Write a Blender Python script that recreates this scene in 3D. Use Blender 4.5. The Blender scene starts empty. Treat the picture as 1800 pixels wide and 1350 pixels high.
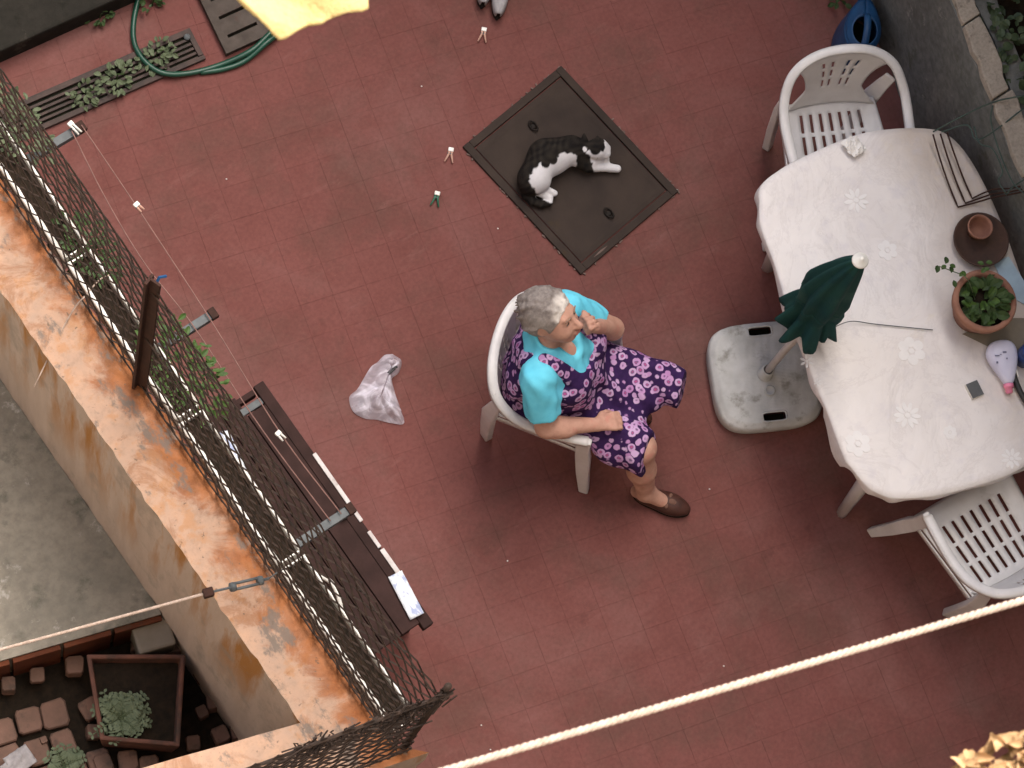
import bpy, bmesh, math, random
import numpy as np
from mathutils import Vector, Matrix
from math import sin, cos, pi, radians, atan2, sqrt

sc = bpy.context.scene
COL = sc.collection
R = random.Random(7)

# ------------------------------------------------------------------ camera
IMG_C = np.array([900., 675.]); NADIR = np.array([49., 2243.]); FPX = 5400.; CAM_H = 12.5; YAW = -1.10013138798231
_v = IMG_C - NADIR; _D = np.linalg.norm(_v); TILT = math.atan(_D / FPX); _u = _v / _D; _r = np.array([-_u[1], _u[0]])
_rot = np.array([[cos(YAW), -sin(YAW), 0], [sin(YAW), cos(YAW), 0], [0, 0, 1.]])
_F = _rot @ np.array([0, sin(TILT), -cos(TILT)]); _U = _rot @ np.array([0, cos(TILT), sin(TILT)]); _R = _rot @ np.array([1., 0, 0])

def at(px, py, z):
    """point of the place at height z that the photograph shows at (px, py)"""
    d = np.array([px, py], float) - IMG_C
    w = _F * FPX + _R * (d @ _r) + _U * (d @ _u)
    p = np.array([0, 0, CAM_H]) + w * ((z - CAM_H) / w[2])
    return Vector((float(p[0]), float(p[1]), float(p[2])))

cam = bpy.data.cameras.new('camera'); cam_o = bpy.data.objects.new('camera', cam); COL.objects.link(cam_o)
_x = _R * _r[0] + _U * _u[0]; _y = -(_R * _r[1] + _U * _u[1]); _z = -_F
cam_o.matrix_world = Matrix(((_x[0], _y[0], _z[0], 0), (_x[1], _y[1], _z[1], 0), (_x[2], _y[2], _z[2], CAM_H), (0, 0, 0, 1)))
cam.sensor_width = 36.; cam.lens = FPX / 1800. * 36.; cam.clip_start = .1; cam.clip_end = 600.
cam.dof.use_dof = True; cam.dof.focus_distance = 12.6; cam.dof.aperture_fstop = 21.
sc.camera = cam_o

# ------------------------------------------------------------------ light
SUN_EL = radians(56.); SUN_DIR = Vector((.97, .25, 0)).normalized()       # horizontal direction towards the sun
world = bpy.data.worlds.new('World'); sc.world = world; world.use_nodes = True
wn = world.node_tree.nodes; wl = world.node_tree.links
bg = wn['Background']; sky = wn.new('ShaderNodeTexSky'); sky.sky_type = 'NISHITA'; sky.sun_disc = False
sky.sun_elevation = SUN_EL; sky.sun_rotation = atan2(SUN_DIR.x, SUN_DIR.y); sky.dust_density = 6.; sky.air_density = 1.; sky.ozone_density = .6
wl.new(sky.outputs[0], bg.inputs[0]); bg.inputs[1].default_value = .125
sun = bpy.data.lights.new('sun', 'SUN'); sun.energy = 3.0; sun.angle = radians(60.); sun.color = (1., .93, .86)
sun_o = bpy.data.objects.new('sun', sun); COL.objects.link(sun_o)
sun_o.rotation_euler = (Vector((SUN_DIR.x * cos(SUN_EL), SUN_DIR.y * cos(SUN_EL), sin(SUN_EL)))).to_track_quat('Z', 'Y').to_euler()
sc.view_settings.view_transform = 'Standard'; sc.view_settings.look = 'None'; sc.view_settings.gamma = 1.
sc.view_settings.exposure = 1.17; sc.view_settings.use_curve_mapping = False

# ------------------------------------------------------------------ materials
def newmat(name):
    m = bpy.data.materials.new(name); m.use_nodes = True
    nt = m.node_tree; return m, nt, nt.nodes, nt.links, nt.nodes['Principled BSDF']

class NT:
    """small helper to write node graphs"""
    def __init__(s, name):
        s.m, s.nt, s.n, s.l, s.b = newmat(name)
        s.pos = s.n.new('ShaderNodeNewGeometry').outputs['Position']
    def lk(s, a, b):
        if hasattr(a, 'is_output') or hasattr(a, 'links'): s.l.new(a, b)
        else: b.default_value = a
    def map(s, scale=(1, 1, 1), rot=(0, 0, 0), loc=(0, 0, 0), vec=None):
        q = s.n.new('ShaderNodeMapping'); s.l.new(vec or s.pos, q.inputs[0])
        q.inputs['Scale'].default_value = scale; q.inputs['Rotation'].default_value = rot; q.inputs['Location'].default_value = loc
        return q.outputs[0]
    def noise(s, scale, detail=5, rough=.6, vec=None, dist=0.):
        q = s.n.new('ShaderNodeTexNoise'); s.l.new(vec or s.pos, q.inputs['Vector'])
        q.inputs['Scale'].default_value = scale; q.inputs['Detail'].default_value = detail
        q.inputs['Roughness'].default_value = rough; q.inputs['Distortion'].default_value = dist
        return q.outputs['Fac']
    def ramp(s, fac, stops, interp='LINEAR'):
        q = s.n.new('ShaderNodeValToRGB'); s.l.new(fac, q.inputs[0]); cr = q.color_ramp; cr.interpolation = interp
        while len(cr.elements) < len(stops): cr.elements.new(.5)
        for e, (p, c) in zip(cr.elements, stops):
            e.position = p; e.color = (c, c, c, 1) if isinstance(c, (int, float)) else (*c, 1)
        return q.outputs[0]
    def mix(s, f, a, b):
        q = s.n.new('ShaderNodeMix'); q.data_type = 'RGBA'
        s.lk(f, q.inputs[0]); 
        for v, i in ((a, 6), (b, 7)):
            if isinstance(v, tuple): q.inputs[i].default_value = (*v[:3], 1)
            else: s.l.new(v, q.inputs[i])
        return q.outputs[2]
    def math(s, op, a, b=0., clamp=False):
        q = s.n.new('ShaderNodeMath'); q.operation = op; q.use_clamp = clamp
        s.lk(a, q.inputs[0]); s.lk(b, q.inputs[1]); return q.outputs[0]
    def xyz(s, vec=None):
        q = s.n.new('ShaderNodeSeparateXYZ'); s.l.new(vec or s.pos, q.inputs[0]); return q.outputs
    def bump(s, h, strength=.2, dist=.01):
        q = s.n.new('ShaderNodeBump'); q.inputs['Strength'].default_value = strength; q.inputs['Distance'].default_value = dist
        s.l.new(h, q.inputs['Height']); s.l.new(q.outputs[0], s.b.inputs['Normal'])
    def done(s, col, rough=.6, spec=.4, metal=0.):
        if isinstance(col, tuple): s.b.inputs['Base Color'].default_value = (*col[:3], 1)
        else: s.l.new(col, s.b.inputs['Base Color'])
        s.lk(rough, s.b.inputs['Roughness']); s.b.inputs['Specular IOR Level'].default_value = spec
        s.b.inputs['Metallic'].default_value = metal
        return s.m

def simple(name, c1, c2=None, scale=14, rough=.6, spec=.35, bump=.15, bscale=90, metal=0., lo=.35, hi=.65, c3=None, s3=3., t3=.6):
    t = NT(name); c2 = c2 or tuple(x * .72 for x in c1)
    col = t.mix(t.ramp(t.noise(scale), [(lo, 0.), (hi, 1.)]), c1, c2)
    if c3: col = t.mix(t.ramp(t.noise(s3, 7, .65), [(t3, 0.), (t3 + .12, 1.)]), col, c3)
    if bump: t.bump(t.noise(bscale, 4), bump, .004)
    return t.done(col, rough, spec, metal)

MT = {}
def mats():
    # red clay paving
    t = NT('red_paving')
    a = t.noise(1.3, 6, .62); b = t.noise(9., 5, .6); c = t.noise(55., 3, .6); g = t.noise(2.3, 7, .7, vec=t.map(loc=(4, 9, 0)))
    col = t.mix(t.ramp(a, [(.32, 0.), (.68, 1.)]), (.196, .074, .065), (.150, .058, .050))
    col = t.mix(t.ramp(b, [(.35, 0.), (.75, .55)]), col, (.215, .088, .079))
    col = t.mix(t.ramp(g, [(.48, 0.), (.66, .7)]), col, (.125, .066, .054))
    du = t.noise(.85, 6, .68, vec=t.map(loc=(11, 3, 0)), dist=.8); col = t.mix(t.ramp(du, [(.50, 0.), (.72, .5)]), col, (.25, .135, .122))
    dk_ = t.noise(4.2, 7, .75, vec=t.map(loc=(1, 13, 0))); col = t.mix(t.ramp(dk_, [(.60, 0.), (.74, .55)]), col, (.085, .045, .036))
    ln = t.noise(3., 6, .7, vec=t.map(scale=(1., 3.5, 1), rot=(0, 0, .6), loc=(4, 4, 0))); col = t.mix(t.ramp(ln, [(.60, 0.), (.70, .35)]), col, (.24, .118, .105))
    sp = t.noise(160., 2, .5); col = t.mix(t.ramp(sp, [(.70, 0.), (.76, .55)]), col, (.045, .018, .014))
    sp2 = t.noise(95., 2, .5, vec=t.map(loc=(3, 1, 2))); col = t.mix(t.ramp(sp2, [(.735, 0.), (.77, .5)]), col, (.24, .13, .105))
    col = t.mix(t.ramp(c, [(.3, .25), (.7, 0.)]), col, (.065, .024, .02))
    t.bump(c, .12, .003); MT['paving'] = t.done(col, .88, .10)
    MT['grout'] = simple('grout', (.18, .068, .06), (.14, .054, .047), 6, .9, .1)
    # peach plaster wall with rust stains
    t = NT('stained_plaster'); X, Y, Z = t.xyz()
    n1 = t.noise(5., 7, .68, dist=.6); n2 = t.noise(14., 6, .65); n3 = t.noise(2.2, 5, .6, vec=t.map(loc=(2, 5, 1)))
    n5 = t.noise(26., 7, .72); base = t.mix(t.ramp(n2, [(.3, 0.), (.7, 1.)]), (.58, .37, .255), (.46, .325, .245)); base = t.mix(t.ramp(n5, [(.50, 0.), (.68, .55)]), base, (.36, .24, .17)); base = t.mix(t.ramp(t.noise(9., 6, .7, vec=t.map(loc=(8, 1, 3))), [(.54, 0.), (.62, .6)]), base, (.52, .27, .13))
    # on the top: rust runs along the inner, fence side of the coping
    edge = t.math('MULTIPLY', t.math('SUBTRACT', X, 1.98), 4.2)
    top = t.math('ADD', t.math('ADD', edge, t.math('MULTIPLY', n1, 1.9)), -.90)
    rust = t.ramp(top, [(.12, 0.), (.36, .75), (.70, 1.)]); dkb = t.ramp(t.math('ADD', t.math('MULTIPLY', t.math('SUBTRACT', X, 2.04), 9.), t.math('MULTIPLY', t.math('SUBTRACT', n2, .5), 1.6)), [(.25, 0.), (.75, .8)])
    rc = t.mix(t.ramp(n2, [(.35, 0.), (.7, 1.)]), (.44, .165, .06), (.26, .088, .034))
    topc = t.mix(rust, base, rc); topc = t.mix(dkb, topc, (.15, .06, .026))
    bp = t.ramp(t.noise(3.4, 8, .74, vec=t.map(loc=(3, 6, 2)), dist=.9), [(.54, 0.), (.60, .45), (.72, .65)]); topc = t.mix(bp, topc, (.30, .125, .05)); gp = t.ramp(t.noise(7., 7, .7, vec=t.map(scale=(1, .55, 1), loc=(7, 1, 0))), [(.55, 0.), (.61, .85)])
    topc = t.mix(gp, topc, (.20, .172, .148))
    dots = t.ramp(t.noise(38., 3, .6), [(.66, 0.), (.72, .8)]); topc = t.mix(dots, topc, (.16, .12, .09))
    # on the faces: long vertical runs
    vs = t.map(scale=(5., 5., .55)); sn = t.noise(1., 6, .6, vec=vs); sn2 = t.noise(3.2, 4, .6, vec=vs)
    face = t.mix(t.ramp(sn2, [(.3, 0.), (.7, 1.)]), (.55, .44, .36), (.46, .36, .29))
    up = t.math('MULTIPLY', t.math('SUBTRACT', Z, .25), .75, True)
    drip = t.ramp(t.math('MULTIPLY', t.ramp(sn, [(.50, 0.), (.62, 1.)]), up), [(.0, 0.), (.5, 1.)])
    face = t.mix(drip, face, (.40, .19, .06))
    face = t.mix(t.ramp(t.noise(3., 7, .7, vec=t.map(scale=(2.2, 2.2, 1.))), [(.52, 0.), (.66, .7)]), face, (.33, .28, .23))
    nz = t.n.new('ShaderNodeNewGeometry').outputs['True Normal']; nzz = t.xyz(nz)[2]
    col = t.mix(t.ramp(nzz, [(.4, 0.), (.6, 1.)]), face, topc)
    t.bump(t.noise(40., 6, .7), .5, .006); MT['plaster'] = t.done(col, .9, .15)
    # grey concrete
    def conc(name, c1, c2, c3, sc_=2.5, stain=(.05, .05, .04), lite=None):
        t = NT(name); a = t.noise(sc_, 8, .7); b = t.noise(sc_ * 9, 6, .65); d = t.noise(sc_ * 2.3, 7, .7, vec=t.map(loc=(5, 2, 8)))
        col = t.mix(t.ramp(a, [(.33, 0.), (.67, 1.)]), c1, c2)
        col = t.mix(t.ramp(b, [(.35, .5), (.6, 0.)]), col, c3)
        col = t.mix(t.ramp(d, [(.56, 0.), (.70, .75)]), col, stain)
        if lite: col = t.mix(t.ramp(t.noise(sc_ * 1.7, 7, .75, vec=t.map(loc=(1, 7, 3))), [(.60, 0.), (.68, .7)]), col, lite)
        t.bump(b, .45, .006); return t.done(col, .95, .05)
    MT['terrace'] = conc('terrace_concrete', (.34, .31, .25), (.235, .22, .18), (.17, .155, .13), 2.6, (.095, .098, .078), (.56, .53, .48))
    MT['rwall'] = conc('dark_wall_concrete', (.23, .235, .225), (.13, .135, .13), (.085, .088, .08), 3.4, (.075, .08, .05), (.34, .34, .32))
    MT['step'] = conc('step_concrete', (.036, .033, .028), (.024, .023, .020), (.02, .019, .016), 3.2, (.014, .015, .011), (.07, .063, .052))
    MT['lip'] = conc('wall_stone', (.42, .37, .31), (.33, .29, .245), (.22, .19, .16), 9., (.13, .11, .09))
    MT['iron'] = simple('iron_plate', (.056, .042, .035), (.040, .031, .027), 5, .9, .08, .3, 60, c3=(.065, .045, .026), s3=6., t3=.62)
    MT['mortar'] = simple('old_mortar', (.20, .145, .125), (.13, .09, .078), 40, .95, .05, .3, 90)
    MT['grate'] = simple('grate_iron', (.075, .05, .043), (.045, .034, .03), 20, .7, .3, .3, 80)
    MT['pitshade'] = simple('pit_shade', (.012, .012, .009), (.02, .022, .012), 20, .95, .05)  # near-black colour stands in for the shade inside openings
    MT['slab'] = simple('drain_slab', (.10, .083, .072), (.07, .058, .05), 18, .9, .15, .4, 60, c3=(.09, .045, .037), s3=8., t3=.58)
    MT['wire'] = simple('rusty_wire', (.055, .035, .026), (.03, .022, .018), 30, .75, .25, 0)
    MT['post'] = simple('rusty_post', (.035, .018, .014), (.055, .025, .018), 25, .8, .2, .3, 80)
    MT['galv'] = simple('galvanised', (.125, .14, .145), (.085, .095, .10), 25, .6, .3, .15, 90, 0.)
    MT['whitepvc'] = simple('white_plastic', (.80, .79, .75), (.70, .68, .62), 8, .35, .5, .05)
    MT['chair'] = simple('chair_plastic', (.70, .69, .69), (.60, .585, .58), 7, .42, .45, .08, 120, c3=(.47, .45, .43), s3=5., t3=.63)
    MT['base'] = simple('base_plastic', (.56, .56, .55), (.43, .43, .415), 9, .8, .12, .35, 70, c3=(.27, .26, .235), s3=8., t3=.55)
    MT['pole'] = simple('pole_paint', (.74, .72, .70), (.62, .60, .58), 12, .4, .4, .05)
    MT['brownwood'] = simple('brown_wood', (.052, .029, .026), (.034, .020, .018), 9, .85, .1, .25, 70)
    MT['canopy'] = simple('canopy_green', (.017, .064, .055), (.010, .045, .050), 6, .85, .15, .3, 130, c3=(.032, .085, .076), s3=5., t3=.55)
    MT['hose'] = simple('hose_green', (.008, .068, .040), (.006, .045, .028), 12, .4, .5, 0)
    MT['leaf'] = simple('leaf_green', (.045, .082, .022), (.026, .05, .015), 22, .6, .3, .1)
    MT['leafdark'] = simple('leaf_dark', (.035, .06, .028), (.06, .085, .04), 18, .55, .35, .1, c3=(.14, .15, .12), s3=16., t3=.62)
    MT['leaffresh'] = simple('leaf_fresh', (.065, .125, .025), (.035, .07, .016), 20, .55, .3, .1)
    MT['leafgrey'] = simple('leaf_greygreen', (.12, .15, .085), (.075, .10, .05), 20, .6, .3, .1)
    MT['dry'] = simple('dry_leaf', (.52, .35, .19), (.42, .245, .115), 40, .8, .15, .3, 60, c3=(.10, .06, .02), s3=38., t3=.52)
    MT['soil'] = simple('soil', (.014, .011, .008), (.026, .018, .012), 30, .95, .1, .6, 60)
    MT['terra'] = simple('terracotta', (.32, .165, .115), (.24, .115, .082), 12, .85, .15, .2, 90, c3=(.48, .32, .25), s3=9., t3=.6)
    MT['terradark'] = simple('old_clay', (.095, .055, .042), (.065, .042, .034), 12, .85, .15, .25, 70, c3=(.13, .085, .06), s3=9., t3=.6)
    MT['oldterra'] = simple('old_terracotta', (.17, .078, .056), (.10, .052, .04), 12, .9, .1, .3, 70, c3=(.075, .05, .04), s3=7., t3=.52)
    MT['sett'] = simple('clay_sett', (.19, .112, .085), (.135, .085, .065), 9, .9, .12, .5, 50, c3=(.075, .055, .045), s3=7., t3=.52)
    MT['riser'] = simple('riser_clay', (.135, .042, .02), (.09, .03, .016), 7, .85, .15, .3, 60, c3=(.07, .045, .03), s3=5., t3=.55)
    MT['rope'] = simple('rope_cream', (.53, .42, .35), (.38, .295, .24), 60, .9, .1, .3, 200)
    MT['line'] = simple('line_pink', (.26, .145, .125), (.19, .105, .09), 20, .7, .2, 0)
    MT['towel'] = simple('yellow_towel', (.58, .455, .21), (.50, .38, .16), 30, .95, .1, .7, 160)
    MT['blue'] = simple('blue_plastic', (.014, .075, .19), (.010, .05, .135), 14, .45, .4, .05)
    MT['navy'] = simple('navy_plastic', (.01, .05, .22), (.008, .03, .14), 14, .35, .5, .05)
    MT['paleblue'] = simple('pale_blue_paper', (.42, .55, .62), (.34, .44, .52), 12, .7, .2, .15, 40)
    MT['olive'] = simple('olive_card', (.235, .205, .165), (.19, .165, .13), 9, .85, .15, .2, 60)
    MT['black'] = simple('black_plastic', (.02, .02, .022), (.03, .028, .028), 14, .5, .4, 0)
    MT['card'] = simple('grey_card', (.11, .115, .12), (.085, .09, .095), 20, .6, .3, 0)
    MT['bottle'] = simple('lilac_plastic', (.66, .66, .80), (.58, .58, .74), 9, .35, .5, 0)
    MT['pink'] = simple('pink_cap', (.83, .27, .42), (.74, .21, .35), 12, .4, .45, 0)
    MT['print'] = simple('print_grey', (.16, .16, .24), (.22, .22, .32), 30, .6, .2, 0)
    MT['tissue'] = simple('white_tissue', (.83, .82, .80), (.76, .74, .71), 20, .9, .15, .3, 60)
    MT['pegwood'] = simple('peg_pink', (.62, .38, .30), (.5, .3, .23), 30, .7, .2, 0)
    MT['peggreen'] = simple('peg_green', (.03, .15, .09), (.02, .10, .06), 30, .5, .4, 0)
    MT['slipper'] = simple('grey_felt', (.36, .345, .35), (.27, .255, .26), 30, .9, .15, .4, 120)
    MT['skin'] = simple('skin', (.56, .325, .245), (.46, .25, .185), 22, .6, .25, .35, 85, c3=(.52, .235, .18), s3=15., t3=.55)
    MT['hand'] = MT['skin']
    MT['shoe'] = simple('brown_leather', (.072, .026, .018), (.05, .02, .015), 22, .55, .35, .3, 60)
    MT['shoetrim'] = simple('shoe_lining', (.20, .11, .08), (.15, .08, .06), 30, .8, .2, 0)
    MT['sole'] = simple('dark_sole', (.018, .012, .01), (.012, .01, .008), 20, .7, .2, 0)
    MT['eye'] = simple('eye', (.05, .03, .02), (.09, .055, .04), 90, .3, .5, 0)
    MT['lip_skin'] = simple('lips', (.40, .16, .13), (.35, .14, .11), 40, .5, .3, 0)
    MT['brow'] = simple('brow_grey', (.30, .20, .15), (.24, .16, .12), 60, .9, .1, 0)
    # grey hair, white round the brow and temples
    t = NT('grey_hair'); at_ = t.n.new('ShaderNodeAttribute'); at_.attribute_name = 'tint'
    n = t.noise(60., 5, .7, vec=t.map(scale=(1, 1, .35)))
    dk = t.mix(t.ramp(n, [(.3, 0.), (.7, 1.)]), (.15, .128, .118), (.30, .265, .245))
    lt = t.mix(t.ramp(n, [(.3, 0.), (.7, 1.)]), (.60, .55, .50), (.74, .69, .64))
    t.bump(t.noise(120., 5, .7), .6, .006); MT['hair'] = t.done(t.mix(at_.outputs['Fac'], dk, lt), .75, .25)
    # cyan blouse
    t = NT('cyan_cotton'); n = t.noise(22., 5, .6)
    t.bump(t.math('ADD', t.noise(15., 3, .5, dist=.5), t.math('MULTIPLY', t.noise(260., 2), .12)), .35, .01)
    MT['blouse'] = t.done(t.mix(t.ramp(n, [(.3, 0.), (.7, 1.)]), (.165, .66, .84), (.13, .58, .77)), .85, .15)
    # purple flowered dress
    t = NT('flowered_cotton')
    wob = t.n.new('ShaderNodeTexNoise'); t.l.new(t.pos, wob.inputs['Vector']); wob.inputs['Scale'].default_value = 34.; wob.inputs['Detail'].default_value = 2.
    va = t.n.new('ShaderNodeVectorMath'); va.operation = 'MULTIPLY_ADD'; t.l.new(wob.outputs['Color'], va.inputs[0]); va.inputs[1].default_value = (.016,) * 3; t.l.new(t.pos, va.inputs[2])
    vo = t.n.new('ShaderNodeTexVoronoi'); t.l.new(va.outputs[0], vo.inputs['Vector']); vo.inputs['Scale'].default_value = 28.; vo.inputs['Randomness'].default_value = .82
    dk = t.mix(t.ramp(t.noise(30.), [(.3, 0.), (.7, 1.)]), (.026, .011, .058), (.045, .018, .085))
    flo = t.mix(t.ramp(vo.outputs['Color'], [(.2, 0.), (.8, 1.)]), (.46, .23, .47), (.56, .38, .60))
    ring = t.ramp(vo.outputs['Distance'], [(.0, 1.), (.10, 1.), (.15, .25), (.21, .35), (.27, 1.), (.44, 1.), (.51, 0.)])
    cen = t.ramp(vo.outputs['Distance'], [(.0, 1.), (.13, 1.), (.18, 0.)])
    col = t.mix(ring, dk, flo); col = t.mix(cen, col, (.40, .08, .24))
    t.bump(t.noise(14., 3, .5, dist=.6), .4, .012); MT['dress'] = t.done(col, .85, .15)
    # plastic table cloth, a little stained
    t = NT('table_cloth'); a = t.noise(3.2, 6, .6); b = t.noise(1.6, 6, .65, vec=t.map(loc=(3, 3, 0))); c = t.noise(12., 5, .6)
    X, Y, Z = t.xyz()
    wcoord = t.math('ADD', t.math('MULTIPLY', X, .96), t.math('MULTIPLY', Y, -.281))
    right = t.math('MULTIPLY', t.math('SUBTRACT', wcoord, 4.55), 1.7, True)
    col = t.mix(t.ramp(a, [(.3, 0.), (.7, 1.)]), (.80, .765, .75), (.71, .675, .665))
    st = t.math('ADD', right, t.math('SUBTRACT', b, .55))
    col = t.mix(t.ramp(st, [(.12, 0.), (.6, .75)]), col, (.50, .42, .35))
    col = t.mix(t.ramp(t.noise(4.5, 5, .6, vec=t.map(loc=(9, 4, 1))), [(.62, 0.), (.72, .35)]), col, (.62, .53, .36))
    col = t.mix(t.ramp(c, [(.55, 0.), (.72, .45)]), col, (.60, .57, .61)); col = t.mix(t.ramp(t.noise(2.6, 6, .7, vec=t.map(loc=(2, 8, 5)), dist=1.5), [(.47, 0.), (.50, .28), (.53, 0.)]), col, (.56, .52, .51))
    wr = t.noise(5., 4, .55, dist=1.2); t.bump(wr, .35, .03); MT['cloth'] = t.done(col, .5, .35)
    MT['motif'] = simple('motif_white', (.815, .80, .795), (.775, .76, .755), 20, .5, .35, 0)
    # thin plastic bag
    t = NT('thin_bag'); t.b.inputs['Alpha'].default_value = 1.
    al = t.ramp(t.noise(11., 3, .5, dist=1.5), [(.3, .38), (.50, .52), (.66, .92)]); t.l.new(al, t.b.inputs['Alpha'])
    MT['bag'] = t.done((.74, .71, .80), .25, .5)
    MT['bagdark'] = simple('bag_print', (.02, .018, .022), (.03, .028, .03), 20, .5, .3, 0)
    t = NT('cat_fur'); at_ = t.n.new('ShaderNodeAttribute'); at_.attribute_name = 'coat'
    n = t.noise(70., 4, .7)
    t.bump(t.noise(190., 4, .7), .6, .006); MT['fur'] = t.done(t.mix(t.ramp(n, [(.4, .0), (.7, .06)]), at_.outputs['Color'], (.10, .08, .06)), .85, .15)
    # paper with pale blue print
    t = NT('printed_paper'); n = t.noise(30., 4, .6, vec=t.map(scale=(1, .5, 1)))
    MT['paper'] = t.done(t.mix(t.ramp(n, [(.5, 0.), (.6, 1.)]), (.74, .78, .82), (.36, .42, .62)), .6, .3)
    MT['trim'] = simple('white_trim', (.70, .67, .66), (.52, .47, .45), 16, .7, .2, .1, c3=(.30, .25, .23), s3=11., t3=.63)
    MT['greypaint'] = simple('facade_plaster', (.52, .45, .36), (.45, .39, .31), 3, .9, .1, .3, 30)
    MT['ochre'] = simple('ochre_plaster', (.20, .13, .075), (.16, .105, .06), 3, .9, .1, .3, 30)
    MT['dirt'] = simple('ground_dirt', (.14, .12, .09), (.10, .085, .065), 2, .95, .1, .3, 20)
mats()

# ------------------------------------------------------------------ mesh helpers
def catmull(pts, n):
    P = [Vector(p) for p in pts]; P = [P[0] * 2 - P[1]] + P + [P[-1] * 2 - P[-2]]; out = []
    for i in range(1, len(P) - 2):
        for k in range(n):
            t = k / n; a, b, c, d = P[i - 1:i + 3]
            out.append(.5 * ((2 * b) + (c - a) * t + (2 * a - 5 * b + 4 * c - d) * t * t + (3 * b - a - 3 * c + d) * t ** 3))
    out.append(P[-2].copy()); return out

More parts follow.
